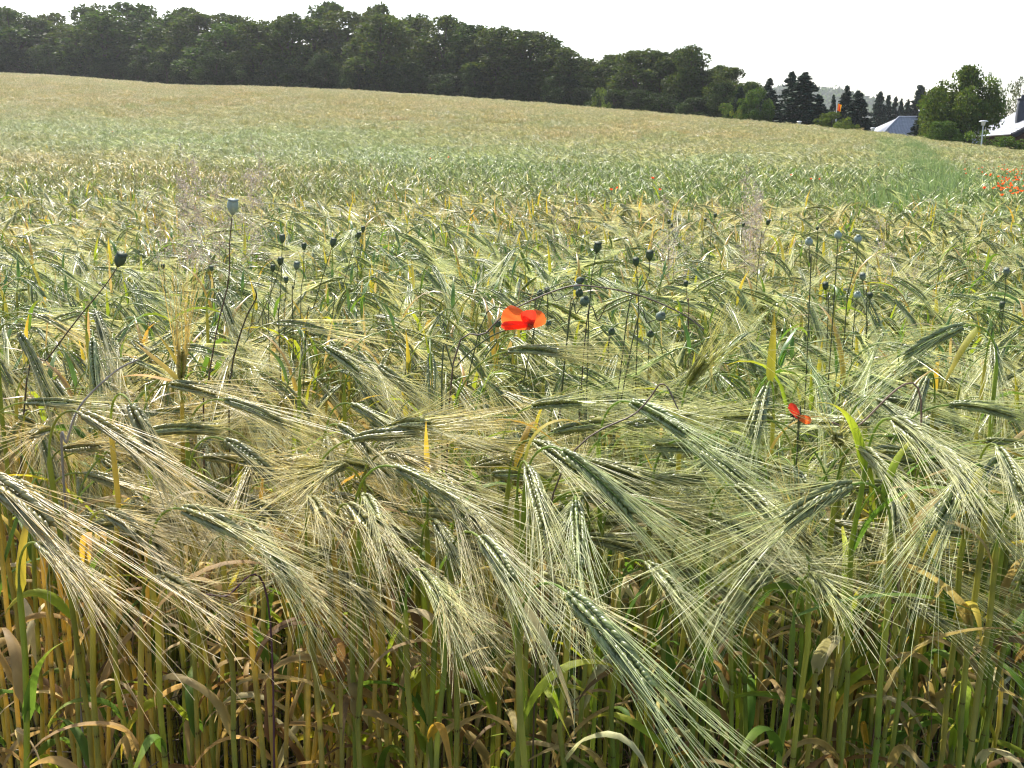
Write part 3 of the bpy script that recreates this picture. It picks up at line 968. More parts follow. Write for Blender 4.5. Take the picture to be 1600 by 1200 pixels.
# plants whose thick stalks and broad leaves stand in front at the bottom
for (px, py, dd, qx, qy, lab, lvs, st_) in [
    (1395, 655, .95, 1440, 690, "tall plant with a thick green stalk and the broadest green leaf at the right front", [LF(.54, -.9, .20, .017, 'green', .2, 2.3), LF(.60, -2.6, .13, .012, 'lime', .2, 1.6)], .0),
    (1268, 900, .90, 1300, 930, "short plant with a grey-green folded leaf slanting right below the white frayed ear", [LF(.66, -.5, .17, .012, 'green', .9, 1.9), LF(.5, -2.2, .16, .014, 'green', .4, 2.4)], .05),
    (1465, 700, .98, 1500, 740, "plant with tan curled leaves hooking over at the right front", [LF(.56, .2, .14, .012, 'tan', .2, 3.0), LF(.60, 2.9, .12, .011, 'pale', .2, 2.9)], .5),
    (1560, 700, .96, 1590, 760, "plant at the right margin with hooked tan leaves", [LF(.56, 2.9, .14, .012, 'tan', .2, 3.0), LF(.50, -1.8, .12, .012, 'yellow', .2, 2.9)], .6),
    (1345, 700, 1.02, 1385, 740, "slim straw-stalked plant behind the broadest green leaf", [LF(.55, 2.8, .15, .011, 'green', .3, 2.2)], .4),
    (1150, 760, 1.0, 1200, 800, "green plant with two broad drooping leaves right of the lowest ear", [LF(.58, 2.9, .16, .015, 'green', .5, 2.6), LF(.62, -.3, .13, .012, 'green', .9, 2.2)], .1),
    (735, 800, .97, 775, 850, "plant with a pale folded leaf at the middle bottom", [LF(.52, 2.6, .11, .015, 'pale', .3, 3.0), LF(.56, -.4, .12, .011, 'yellow', .3, 2.7)], .4),
    (690, 905, .95, 705, 950, "low plant with a short pale green leaf and a yellow dead one", [LF(.70, -.2, .06, .012, 'green', .9, 1.4), LF(.50, -1.2, .13, .011, 'orange', .3, 3.1)], .2),
    (545, 790, .98, 580, 830, "straw-stalked plant with a twisted tan leaf, left of the pale folded leaf", [LF(.60, .3, .12, .010, 'tan', .3, 2.9), LF(.52, -2.4, .14, .013, 'brown', .3, 3.0)], .8),
    (485, 780, .97, 500, 800, "plant with a ragged white ear tip and stiff straw stalk in the left front", [LF(.58, 2.7, .12, .010, 'tan', .3, 2.9)], .7),
    (250, 900, .92, 300, 930, "low plant with a tan leaf arched like a bridge at the left bottom", [LF(.60, .1, .19, .011, 'tan', .5, 2.7)], .5),
    (60, 850, .95, 110, 890, "green-stalked plant below the thick straw beard", [LF(.60, 1.6, .10, .011, 'yellow', .2, .8), LF(.5, -.6, .14, .014, 'green', .2, 1.2)], .2),
    (845, 900, .90, 900, 940, "plant with a withered grey leaf hanging straight beside the lowest ear", [LF(.74, -.9, .13, .010, 'pale', 2.0, 3.0), LF(.52, .2, .15, .016, 'lime', .2, 2.6)], .3),
    (1010, 880, 1.02, 1060, 930, "plant half hidden behind the lowest ear's beard", [LF(.56, -.2, .16, .013, 'green', .2, 1.4)], .3),
    (420, 880, 1.0, 470, 910, "plant with a crossing tan leaf among the bare left stalks", [LF(.58, 3.0, .14, .011, 'tan', .3, 2.8), LF(.55, .6, .12, .01, 'brown', .3, 3.0)], .7),
    (1600, 790, .92, 1640, 840, "plant cut by the right margin with a long yellow-green stalk", [LF(.58, 2.8, .12, .012, 'tan', .2, 2.9)], .4),
    (165, 800, 1.0, 215, 830, "yellow-stalked plant under the steep dark grey ear", [LF(.6, -1.0, .12, .012, 'orange', .3, 2.4)], .7)]:
    hero(px, py, dd, qx, qy, lab, Le=.065, awn=.11, leaves=lvs, straw=st_, spread=.8)

# the remaining plants of the near strip
rgn = np.random.default_rng(77)
N_FILL = 300 - hero_n
cands = []
while len(cands) < N_FILL:
    y = rgn.uniform(EDGE_Y, UNIQ_Y + 0.05) if rgn.random() > 0.35 else rgn.uniform(EDGE_Y, EDGE_Y + 0.25)
    x = rgn.uniform(-0.60, 0.60) * y * 0.95 + rgn.normal(0, 0.02)
    cands.append((x, y))
LAND = [(818, 495, "the large red poppy flower"), (1248, 645, "the torn red petals"), (1262, 862, "the white frayed ear"), (1012, 1000, "the lowest big hanging ear"),
        (870, 725, "the arching orange leaf"), (40, 780, "the thick straw beard at the left margin"), (205, 680, "the steep dark grey ear"), (300, 820, "the ear bent over a folded leaf"),
        (600, 600, "the plump green ear"), (660, 750, "the white-topped arching ear"), (1460, 530, "the large left-pointing ear"), (1205, 570, "the upright yellow leaf"),
        (1500, 790, "the hanging orange leaf"), (440, 640, "the long white-bearded ear"), (770, 870, "the ragged stubby ear"), (1100, 720, "the green ears right of centre"),
        (1395, 800, "the frail pale ear"), (130, 560, "the spread-grain ear"), (285, 570, "the upright yellow ear"), (500, 900, "the bare stalks of the left front"),
        (1180, 1000, "the broad green leaves at the right front"), (1560, 620, "the right margin"), (480, 520, "the dark bent stalk"), (1020, 600, "the brown crossing stalk")]


def project(p):
    v = np.array(p) - [0, 0, EYE]
    d = v[1] * cp - v[2] * sp
    return 800 + F * v[0] / d, 600 - F * (v[1] * sp + v[2] * cp) / d


def place_label(p_world, rp_, az, th_e):
    px, py = project(p_world)
    best = min(LAND, key=lambda l: (l[0] - px) ** 2 + (l[1] - py) ** 2)
    dx, dy = px - best[0], py - best[1]
    if abs(dx) > abs(dy):
        rel = "right of" if dx > 0 else "left of"
    else:
        rel = "in front of" if dy > 0 else "behind"
    c = "gold" if rp_ > .68 else ("yellow-green" if rp_ > .42 else "green")
    e = "ear hanging" if th_e > 2.35 else ("ear nodding right" if math.cos(az) > 0 else "ear nodding left")
    return f"{c} barley, {e}, {rel} {best[2]}"


for i, (x, y) in enumerate(cands):
    rp_ = float(np.clip(ripeness(x, y) + rgn.normal(0, 0.1), 0, 1))
    az = float(ear_az(np.array([x]), np.array([y]), rgn, 1)[0])
    th_e = float(rgn.uniform(1.5, 2.7))
    top = np.interp(y, [0.9, 1.25, 1.8], [0.84, 0.84, 0.84])
    st = float(rgn.normal(top, 0.045)) - (0.05 if y > 1.35 else 0.01)
    if y < 1.3:
        th_e = float(rgn.uniform(1.2, 1.8))
    p = plant_parts(rgn, st, az, th_e, arc=rgn.uniform(.08, .15), Le=rgn.uniform(.06, .09), lod=0, lean=rgn.uniform(0, .09), ear_bend=rgn.uniform(.1, .5),
                    awn_len=rgn.uniform(.10, .145), spread=rgn.uniform(.7, 1.4), leaves=random_leaves(rgn, rp_), straw=float(np.clip(rp_ + rgn.normal(-.1, .2), 0, 1)))
    tip = p['P'][p['nst'] - 1] + np.array([x, y, 0])
    make_plant(p, (x, y, 0), rp_, place_label(tip, rp_, az, th_e))

# ------------------------------------------------------------------ undergrowth between the stalks
def build_undergrowth():
    rg = np.random.default_rng(5)
    g = G()
    n = 5200
    y = rg.uniform(0.78, 3.2, n); x = rg.uniform(-.75, .75, n) * y * 1.0
    k = 5
    q = np.linspace(0, 1, k)
    L_ = rg.uniform(0.05, 0.28, n)
    a = rg.uniform(0, 6.28, n); tilt = rg.uniform(0.2, 1.3, n)
    base = np.stack([x, y, np.zeros(n)], -1)
    hz = np.stack([np.cos(a), np.sin(a), 0 * a], -1)
    P = base[:, None] + hz[:, None] * (L_ * np.sin(tilt))[:, None, None] * (q ** 1.4)[None, :, None] + np.array([0, 0, 1.]) * (L_[:, None] * (np.sin(q * 2.2) * 0.8))[..., None]
    C = np.where(rg.random((n, 1)) < 0.45, np.array([[0.10, 0.16, 0.04]]), np.array([[0.20, 0.14, 0.07]])) * rg.uniform(0.4, 1.1, (n, 1))
    g.tube(P, rg.uniform(0.0012, 0.004, (n, 1)) * (1 - q[None] * 0.85), 2, C, rg)
    # broken straw lying between
    n = 1500
    y = rg.uniform(0.8, 2.8, n); x = rg.uniform(-.75, .75, n) * y
    z = rg.uniform(0.01, 0.5, n) * rg.random(n)
    a = rg.uniform(0, 6.28, n); L_ = rg.uniform(.08, .3, n)
    d = np.stack([np.cos(a), np.sin(a), rg.normal(0, .45, n)], -1)
    q = np.linspace(0, 1, 4)
    P = np.stack([x, y, z], -1)[:, None] + d[:, None] * (L_[:, None] * q)[..., None] + rg.normal(0, .006, (n, 4, 3))
    P[..., 2] = np.abs(P[..., 2])
    g.tube(P, np.full((n, 4), .0011), 3, np.array([[0.26, 0.19, 0.11]]) * rg.uniform(.4, 1.2, (n, 1)), rg)
    o = obj("undergrowth", g.mesh("undergrowth", M_WEED))
    tag(o, "dead leaves, straw and low weeds between the barley stalks", "undergrowth", kind='stuff')


build_undergrowth()

# ------------------------------------------------------------------ airy pinkish wild grass standing over the crop
def wild_grass(px, ptop, pbot, depth, label, spread_px, n_br=60, seed=0, dens=9):
    n_br = int(n_br * 1.7)
    rg = np.random.default_rng(300 + seed)
    top = at(px, ptop, depth); bot = at(px, pbot, depth)
    base = np.array([bot[0], bot[1], gz(bot[0], bot[1])])
    root = empty("wild_grass", base)
    tag(root, label, "wild grass", "airy pinkish wild grasses over the barley")
    nst = 4
    w = spread_px / F * depth
    H = top[2] - base[2]; hb = min(bot[2] - base[2], .72 * H)
    stems, pan = G(), G()
    for i in range(nst):
        ox = rg.normal(0, w * .22); oy = rg.normal(0, .05)
        q = np.linspace(0, 1, 9)
        hh = H * rg.uniform(.86, 1.0)
        P = np.stack([ox * q ** 1.5, oy * q, hh * q], -1) + np.stack([rg.uniform(-.02, .05) * q ** 3, 0 * q, 0 * q], -1)
        stems.tube(P, 0.0012 * (1 - .75 * q), 3, np.array([0.40, 0.28, 0.20]), rg)
        nb = n_br // nst
        f = rg.uniform(hb / hh * 0.97, 1.0, nb)
        S = np.stack([np.interp(f, q, P[:, k]) for k in range(3)], -1)
        a = rg.uniform(0, 6.28, nb)
        ln = w * .5 * (1.15 - (f - hb / hh) / (1 - hb / hh + 1e-6)) * rg.uniform(.35, 1.0, nb)
        d = np.stack([np.cos(a), np.sin(a), rg.uniform(.2, 1.1, nb)], -1)
        qq = np.linspace(0, 1, 4)
        BP = S[:, None] + d[:, None] * (ln[:, None] * qq)[..., None]
        BP[..., 2] -= 0.12 * (ln[:, None] * qq ** 2)
        pan.tube(BP, np.full((nb, 4), .00035), 2, np.array([0.48, 0.34, 0.28]), rg)
        # spikelets hanging on the branches
        m = nb * dens
        bi = rg.integers(0, nb, m); tt = rg.uniform(.25, 1, m)
        c = S[bi] + d[bi] * (ln[bi] * tt)[:, None]
        c[:, 2] -= .12 * ln[bi] * tt ** 2
        c += rg.normal(0, .006, (m, 3))
        dd = rg.normal(0, .7, (m, 3)) + np.array([.2, 0, .6])
        dd = norm(dd) * rg.uniform(.004, .008, (m, 1))
        pan.tube(np.stack([c, c + dd * .5, c + dd], 1), np.array([[.0003, .0009, .0002]]), 3, np.array([[0.66, 0.57, 0.50]]) * rg.uniform(.7, 1.3, (m, 1)), rg)
    obj("stem", stems.mesh("stem", M_WEED), root)
    tag(obj("panicle", pan.mesh("panicle", M_WEED), root), kind='stuff')


wild_grass(325, 205, 300, 3.0, "airy pinkish wild grass, the widest clump, rising over the far barley at the left", 130, 150, 1, 12)
wild_grass(285, 225, 330, 3.2, "thin wild grass leaning beside the widest pinkish clump", 60, 50, 2, 8)
wild_grass(240, 270, 340, 3.0, "lone wild grass stalk left of the widest pinkish clump", 28, 24, 3, 8)
wild_grass(1178, 225, 330, 3.2, "tall narrow pinkish wild grass in front of the green far barley, right of centre", 66, 100, 4, 12)
wild_grass(1040, 300, 345, 3.1, "low grey-pink wild grass just left of the tall narrow one", 70, 70, 5, 10)
wild_grass(1385, 330, 375, 3.3, "low wild grass below the end of the green wheel track", 60, 60, 6, 10)
wild_grass(870, 250, 330, 3.4, "faint thin wild grass in the middle of the far field", 36, 22, 7, 6)
wild_grass(385, 215, 300, 3.5, "faint wild grass right of the widest pinkish clump", 60, 50, 8, 8)

# ------------------------------------------------------------------ poppy seed capsules
STALK = np.array([0.10, 0.11, 0.05]); STALK_R = np.array([0.13, 0.07, 0.05])


def spline(pts, n):
    """Catmull-Rom through pts (m,3)"""
    pts = np.asarray(pts, float)
    p = np.concatenate([[2 * pts[0] - pts[1]], pts, [2 * pts[-1] - pts[-2]]])
    m = len(pts) - 1
    out = []
    for s_ in np.linspace(0, m - 1e-6, n):
        i = int(s_); t_ = s_ - i
        a, b, c, d = p[i:i + 4]
        out.append(.5 * (2 * b + (c - a) * t_ + (2 * a - 5 * b + 4 * c - d) * t_ ** 2 + (3 * b - a - 3 * c + d) * t_ ** 3))
    return np.array(out)


def lathe(g, prof, C, M, off, seg=14, ribs=0, ribamp=0.0):
    prof = np.asarray(prof, float)
    an = np.linspace(0, 2 * math.pi, seg, endpoint=False)
    k = len(prof)
    rr = prof[:, 0][:, None] * (1 + ribamp * np.cos(an * ribs)[None] if ribs else 1.0 + 0 * an[None])
    V = np.stack([rr * np.cos(an)[None], rr * np.sin(an)[None], np.broadcast_to(prof[:, 1][:, None], rr.shape)], -1).reshape(-1, 3)
    V = V @ M.T + off
    i = np.arange(k - 1)[:, None] * seg; j = np.arange(seg)[None]; j2 = (j + 1) % seg
    Q = np.stack([i + j, i + j2, i + seg + j2, i + seg + j], -1).reshape(-1, 4)
    C = np.asarray(C, float)
    if C.ndim == 2:
        C = np.repeat(C, seg, 0)
    g.add(V, Q, None, C)


def frame_z(d):
    d = d / np.linalg.norm(d)
    r = np.array([1.0, 0, 0]) if abs(d[0]) < .8 else np.array([0, 1.0, 0])
    x = np.cross(r, d); x /= np.linalg.norm(x)
    return np.stack([x, np.cross(d, x), d], 1)


def capsule(px, py, wpx, stem_px, label, kind='cap', pale=0.0, real=0.0125, red=0.0, cat="poppy head", seed=0, depth=None):
    """kind: cap (open crowned capsule), round (pale closed globe), bud"""
    rg = np.random.default_rng(int(px * 7 + py))
    depth = depth or real * F / wpx
    pts = [at(px, py + wpx * .55, depth)]
    dd = depth
    for sx, sy in stem_px:
        dd *= 1.015
        pts.append(at(sx, sy, dd))
    last = pts[-1]; prev = pts[-2]
    dirn = (last - prev) / np.linalg.norm(last - prev)
    g0 = np.array([last[0] + dirn[0] * .25 * .6, last[1] + dirn[1] * .25, gz(last[0], last[1])])
    mid = last * .5 + g0 * .5 + np.array([dirn[0] * .04, 0, 0])
    pts += [mid, g0]
    P = spline(pts[::-1], 30)
    base = P[0]
    Pl = P - base
    root = empty("poppy_plant", base)
    tag(root, label, cat, "poppy seed heads standing over the barley")
    g = G()
    n = len(Pl)
    cc = STALK * (1 - red) + STALK_R * red
    g.tube(Pl, np.interp(np.linspace(0, 1, n), [0, 1], [0.0015, 0.00065]) * (real / .0125) ** .5, 5, cc, rg)
    # fine bristles
    m = 60
    ii = rg.integers(n // 3, n - 1, m)
    dv = norm(rg.normal(size=(m, 3)))
    g.tube(np.stack([Pl[ii], Pl[ii] + dv * .0022, Pl[ii] + dv * .004], 1), np.full((m, 3), .00012), 2, cc * 1.3, rg)
    obj("stalk", g.mesh("stalk", M_CAPS), root)
    r = real / 2
    tdir = Pl[-1] - Pl[-3]
    M = frame_z(tdir * .8 / np.linalg.norm(tdir) + np.array([0, 0, .3]))
    body = np.array([0.075, 0.105, 0.06]) * (1 - pale) + np.array([0.38, 0.44, 0.37]) * pale
    g = G()
    h = r * (2.6 if kind == 'cap' else 2.2)
    if kind == 'cap':
        prof = [(r * .22, -.1 * r), (r * .34, .1 * r), (r * .62, .5 * r), (r * .88, 1.1 * r), (r * .97, 1.7 * r), (r * .90, 2.2 * r), (r * .80, 2.45 * r)]
    elif kind == 'round':
        prof = [(r * .2, -.1 * r), (r * .32, .08 * r), (r * .72, .3 * r), (r * .96, .75 * r), (r * 1.0, 1.1 * r), (r * .9, 1.6 * r), (r * .62, 1.95 * r), (r * .45, 2.05 * r)]
    else:
        prof = [(r * .2, -.1 * r), (r * .6, .3 * r), (r * .85, .9 * r), (r * .9, 1.5 * r), (r * .7, 2.3 * r), (r * .35, 2.8 * r), (0.001 * r, 2.95 * r)]
    lathe(g, prof, body, M, Pl[-1], 18, 9 if kind != 'bud' else 2, .035)
    b = obj("seed_capsule" if kind != 'bud' else "bud", g.mesh("seed_capsule", M_CAPS), root)
    if kind != 'bud':
        g = G()
        zt = prof[-1][1]
        rt = r * (.98 if kind == 'cap' else .55)
        seg = 20
        an = np.arange(seg) * 2 * math.pi / seg
        rim = np.where(np.arange(seg) % 2 == 0, 1.08, .90)
        V = [[0, 0, zt + .22 * r]]
        for a_, q_ in zip(an, rim):
            V.append([rt * q_ * math.cos(a_), rt * q_ * math.sin(a_), zt + (.30 * r if q_ > 1 else .08 * r)])
        for a_, q_ in zip(an, rim):
            V.append([rt * .84 * math.cos(a_), rt * .84 * math.sin(a_), zt - .02 * r])
        T = []; Q = []
        for i in range(seg):
            j = (i + 1) % seg
            T.append((0, 1 + i, 1 + j)); Q.append((1 + i, 1 + seg + i, 1 + seg + j, 1 + j))
        V = np.array(V) @ M.T + Pl[-1]
        g.add(V, Q, T, body * .75 + np.array([.02, .012, .01]))
        obj("stigma_disc", g.mesh("stigma_disc", M_CAPS, smooth=False), root)
    return root


capsule(363, 325, 18, [(359, 380), (357, 440), (340, 510), (325, 600), (318, 660)], "large pale blue-green poppy head on a long curving brown stalk, the tallest over the barley", 'cap', .95, .016, .8)
capsule(184, 406, 18, [(165, 445), (120, 500), (75, 560), (40, 610)], "dark green poppy head on a stalk leaning steeply, left of the tallest one", 'cap', .05, .016, .6)
capsule(441, 374, 10, [(440, 420), (437, 480), (436, 520)], "poppy head with a flat dark crown, uppermost of the group right of the tallest one", 'cap', .1, .012)
capsule(475, 386, 8.5, [(474, 430), (470, 500)], "narrow oval poppy head between the flat crowned one and the pale tufted one", 'cap', 0, .011)
capsule(437, 409, 10, [(428, 445), (405, 500), (385, 545)], "dark poppy head on a long diagonal green stalk", 'cap', 0, .0125)
capsule(426, 420, 8.5, [(422, 470), (420, 510)], "small poppy head just left of the one on the diagonal stalk", 'cap', 0, .011)
capsule(463, 416, 10, [(459, 450), (457, 485)], "greyish poppy head with withered petals below it", 'cap', .35, .0125)
capsule(447, 438, 8, [(446, 470), (444, 500)], "low small poppy head in the middle of the left group", 'cap', .1, .011)
capsule(519, 380, 10.5, [(505, 430), (490, 480), (478, 520)], "round dark poppy head on a stalk slanting down to the left", 'cap', .05, .0125)
capsule(559, 368, 8, [(549, 400), (535, 450), (520, 490)], "slim poppy head on a thin slanting stalk, right end of the left group", 'cap', 0, .011)
capsule(567, 359, 7, [(563, 400), (558, 440)], "tiny poppy head highest at the right end of the left group", 'cap', 0, .010)
capsule(255, 417, 6, [(258, 450), (260, 480)], "tiny dark poppy head left of the tallest stalk", 'cap', 0, .0095)
capsule(331, 420, 7, [(335, 450), (336, 480)], "small green poppy head close left of the tallest stalk", 'cap', .1, .010)
capsule(932, 388, 13, [(925, 430), (921, 480), (919, 520)], "dark crowned poppy head on an upright stalk above the poppy flower", 'cap', 0, .0135)
capsule(994, 410, 11, [(996, 440), (998, 480), (996, 520)], "dark poppy head, left of the touching pair with crossing stalks", 'cap', 0, .0125)
capsule(1015, 400, 12.5, [(1013, 430), (998, 460), (978, 510)], "dark poppy head, right of the pair with crossing stalks", 'cap', 0, .013)
capsule(902, 434, 12, [(880, 442), (850, 455), (800, 480), (745, 530)], "round green bud on a long low stalk, upper of the bunch right of the flower", 'round', .1, .0125)
capsule(898, 446, 11, [(870, 470), (840, 490)], "blue-grey bud right under the upper bud of the bunch", 'round', .4, .0125)
capsule(904, 456, 12, [(898, 480), (888, 505)], "dark green bud in the middle of the bunch right of the flower", 'round', 0, .013)
capsule(911, 468, 15, [(901, 490), (888, 515)], "largest dark bud, lowest of the bunch right of the flower", 'round', .15, .0155)
capsule(843, 457, 11, [(838, 480), (835, 500)], "dark bud above the right petals of the poppy flower", 'round', .1, .013)
capsule(855, 455, 9, [(856, 480), (855, 500)], "slim green bud beside the dark one above the flower", 'cap', 0, .011)
capsule(776, 504, 10, [(765, 520), (745, 550)], "dark bud touching the left edge of the poppy flower", 'round', 0, .013)
capsule(1072, 444, 8, [(1074, 470), (1076, 500)], "small reddish poppy head alone on a straight stalk, right of the crossing pair", 'cap', 0, .011, 1.0)
capsule(1028, 490, 15, [(1012, 505), (990, 525)], "oval grey-green bud tilted on a pale stalk", 'round', .35, .0150)
capsule(955, 516, 11, [(952, 535), (950, 560)], "dark bud low in the beards under the crossing stalks", 'round', 0, .0135)
capsule(1016, 520, 11, [(1014, 540), (1013, 570)], "dark bud under the tilted grey-green bud", 'round', 0, .0135)
capsule(857, 505, 9, [(857, 530), (857, 560)], "small green bud under the poppy flower", 'round', .1, .012)
capsule(1309, 367, 12, [(1307, 410), (1303, 470)], "pale blue-grey poppy head, left of the two tall pale ones at the right", 'round', .95, .0135)
capsule(1340, 373, 12, [(1337, 410), (1325, 460), (1322, 490)], "pale blue-grey poppy head, right of the two tall pale ones at the right", 'round', .9, .0135)
capsule(1264, 377, 12, [(1265, 410), (1266, 440)], "pale poppy head over a tuft of white awns", 'round', .85, .0135)
capsule(1348, 433, 10, [(1350, 460), (1354, 490)], "flat grey poppy head below the two tall pale ones", 'cap', .4, .0125)
capsule(1339, 459, 11, [(1336, 480), (1334, 510)], "pale bud beside a small orange leaf", 'round', .95, .0135)
capsule(1359, 462, 9, [(1358, 480), (1356, 500)], "dark crowned poppy head right of the pale bud", 'cap', 0, .012)
capsule(1290, 447, 10, [(1292, 470), (1294, 490)], "dark broad poppy head below the tuft of white awns", 'cap', 0, .0125)
capsule(1572, 425, 10, [(1571, 450), (1568, 480)], "grey poppy head near the right margin", 'cap', .4, .013)
capsule(1564, 478, 9, [(1555, 510), (1545, 545)], "dark poppy head below the grey one near the right margin", 'cap', 0, .012)
capsule(1161, 518, 8, [(1158, 540), (1156, 565)], "slim dark poppy head between the beards, right of the upswept yellow ear", 'cap', 0, .0115)
capsule(1117, 337, 5.5, [(1114, 355), (1110, 380)], "distant poppy head on a slanting stalk, right of the low grey-pink grass", 'cap', 0, .0105)
capsule(1102, 344, 4.5, [(1100, 360), (1098, 380)], "distant tiny poppy head beside the slanting one", 'cap', 0, .010)
capsule(1161, 352, 5, [(1158, 375), (1163, 400)], "distant poppy head below the tall narrow wild grass", 'cap', 0, .010)
capsule(1199, 348, 7, [(1192, 370), (1187, 390)], "distant dark poppy head right of the tall narrow wild grass", 'cap', 0, .0115)
capsule(1277, 357, 5, [(1277, 372), (1277, 390)], "distant small dark poppy head above the pale ones", 'cap', 0, .010)
capsule(1045, 347, 5.5, [(1045, 365), (1045, 385)], "distant dark poppy head at the foot of the low grey-pink grass", 'cap', 0, .0105)
capsule(1050, 353, 5, [(1052, 370), (1053, 388)], "distant dark poppy head, lower of the two at the low grass", 'cap', 0, .010)

# stalks without a head
def bare_stalk(pts_px, depth, label, colr, r=.0012, name="dry_stalk", dstep=1.01):
    P = []; d = depth
    for a, b in pts_px:
        P.append(at(a, b, d)); d *= dstep
    last = P[-1]
    P.append(np.array([last[0] - .02, last[1] + .02, last[2] * .5])); P.append(np.array([last[0] - .03, last[1] + .03, 0.0]))
    S = spline(P[::-1], 40)
    g = G(); g.tube(S - S[0], np.interp(np.linspace(0, 1, 40), [0, 1], [r * 1.2, r * .8]), 5, colr, rng)
    o = obj(name, g.mesh(name, M_WEED), None, S[0])
    tag(o, label, "stalk", "bare stalks among the barley")


bare_stalk([(398, 451), (400, 466), (385, 495), (370, 540), (362, 580), (358, 668)], 1.35, "bare dark stalk with a bent tip right of the tallest poppy head", (0.09, 0.07, 0.04))
bare_stalk([(215, 562), (178, 582), (125, 635), (105, 690), (98, 730)], 1.15, "whitish stalk arching down to the left margin, dark below", (0.38, 0.34, 0.30), .0014)
bare_stalk([(1100, 515), (1065, 490), (1000, 462), (930, 448), (880, 450), (800, 485), (760, 520), (705, 590)], 1.30, "long brown stalk arching over the poppy flower", (0.16, 0.11, 0.08), .0011)
bare_stalk([(1060, 640), (1035, 600), (1000, 640), (860, 790)], 1.05, "thin brown stalk lying across the centre beards", (0.20, 0.14, 0.09), .0010)
bare_stalk([(300, 928), (350, 932), (420, 950)], .98, "purplish stalk crossing low at the left front", (0.16, 0.07, 0.09), .0010)
bare_stalk([(1300, 660), (1335, 668), (1440, 640)], 1.15, "brown shrivelled leaf stalk crossing at the orange leaf", (0.30, 0.20, 0.14), .0012)
bare_stalk([(948, 476), (935, 500), (915, 520)], 1.6, "short dark headless stalk under the crossing poppy stalks", (0.09, 0.07, 0.04), .0010)

# ------------------------------------------------------------------ poppies in flower
RED = np.array([0.85, 0.15, 0.035]); RED2 = np.array([0.75, 0.06, 0.03])


def petal(g, origin, axis_u, axis_v, length, width, rg, cup=.25, colr=RED, nu=9, nv=8):
    """axis_u: from the flower's heart outward, axis_v: across"""
    w = np.cross(axis_u, axis_v)
    u = np.linspace(0, 1, nu)[:, None]; v = np.linspace(-1, 1, nv)[None]
    prof = np.sqrt(np.clip(1 - (1.0 - u * 1.0 - .0) ** 2.2, 0, 1)) * (1 - .35 * np.clip(u - .75, 0, 1) ** 2)
    half = width / 2 * (0.34 + .66 * np.sin(np.clip(u, 0, 1) * math.pi * .62) ** .8)
    outl = (u * 1.12 - .12 - 0.18 * u ** 2 * v ** 2 + .015 * np.sin(v * 12 + rg.uniform(0, 6)) * u)
    X = outl * length; Y = half * v
    ph = rg.uniform(0, 6)
    Z = cup * length * (u ** 1.6 * .6 + .5 * v ** 2 * u) + .035 * length * np.sin(v * 7 + ph) * u + .02 * length * np.sin(v * 15 + u * 6 + ph) * u
    V = origin + X[..., None] * axis_u + Y[..., None] * axis_v + Z[..., None] * w
    i = np.arange(nu - 1)[:, None] * nv + np.arange(nv - 1)[None]
    Q = np.stack([i, i + 1, i + nv + 1, i + nv], -1).reshape(-1, 4)
    dark = np.clip(.55 + u * 3, .55, 1) * np.ones_like(v)
    g.add(V.reshape(-1, 3), Q, None, (np.asarray(colr)[None, None] * dark[..., None]).reshape(-1, 3))


def poppy_flower(px, py, depth, label, petals, stem_px, heart_off=(0, 0)):
    C0 = at(px, py, depth)
    pts = [C0]
    d = depth
    for a, b in stem_px:
        d *= 1.01; pts.append(at(a, b, d))
    last = pts[-1]
    pts.append(np.array([last[0], last[1] + .03, 0]))
    P = spline(pts[::-1], 28)
    base = P[0]
    root = empty("poppy_flower", base)
    tag(root, label, "poppy")
    g = G(); g.tube(P - base, np.full(28, .0011), 5, STALK * 1.2, rng)
    obj("stalk", g.mesh("stalk", M_CAPS), root)
    right = np.array([1, 0, 0.0]); up = np.array([0, sp, cp]); fw = np.array([0, cp, -sp])
    rg = np.random.default_rng(int(px))
    for (ang, ln, wd, tiltf, colr) in petals:
        a = math.radians(ang)
        au = norm(right * math.cos(a) + up * math.sin(a) + fw * tiltf)
        av = norm(np.cross(fw, au))
        g = G()
        petal(g, C0 - base, au, av, ln, wd, rg, colr=colr)
        obj("petal", g.mesh("petal", M_PETAL), root)
    g = G()
    lathe(g, [(.001, 0), (.003, .001), (.0036, .004), (.003, .007), (.0038, .008), (.0001, .009)], np.array([.05, .07, .04]), frame_z(-fw + up * .5), C0 - base + fw * .009, 12)
    obj("heart", g.mesh("heart", M_CAPS), root)
    g = G()
    m = 70
    dv = norm(rg.normal(size=(m, 3)) * .5 + fw * .7 + up * .2)
    g.tube(np.stack([np.tile(C0 - base, (m, 1)), C0 - base + fw * .008 + dv * .004, C0 - base + fw * .008 + dv * .008], 1), np.array([[.0002, .0002, .0006]]), 3, np.array([.02, .02, .03]), rg)
    tag(obj("stamens", g.mesh("stamens", M_CAPS), root), kind='stuff')
    return root


poppy_flower(828, 507, 1.28, "orange-red poppy flower with wide open petals, the only large bloom amid the barley beards",
             [(157, .037, .028, -.15, RED), (40, .023, .022, .15, RED), (100, .018, .020, -.3, RED2), (183, .036, .011, -.3, RED2)],
             [(800, 513), (760, 530), (712, 575), (690, 640)])
poppy_flower(1248, 652, 1.22, "torn red poppy half hidden low between the stalks right of centre",
             [(118, .019, .010, .1, RED2), (-18, .016, .010, -.1, RED)], [(1246, 690), (1244, 730)])

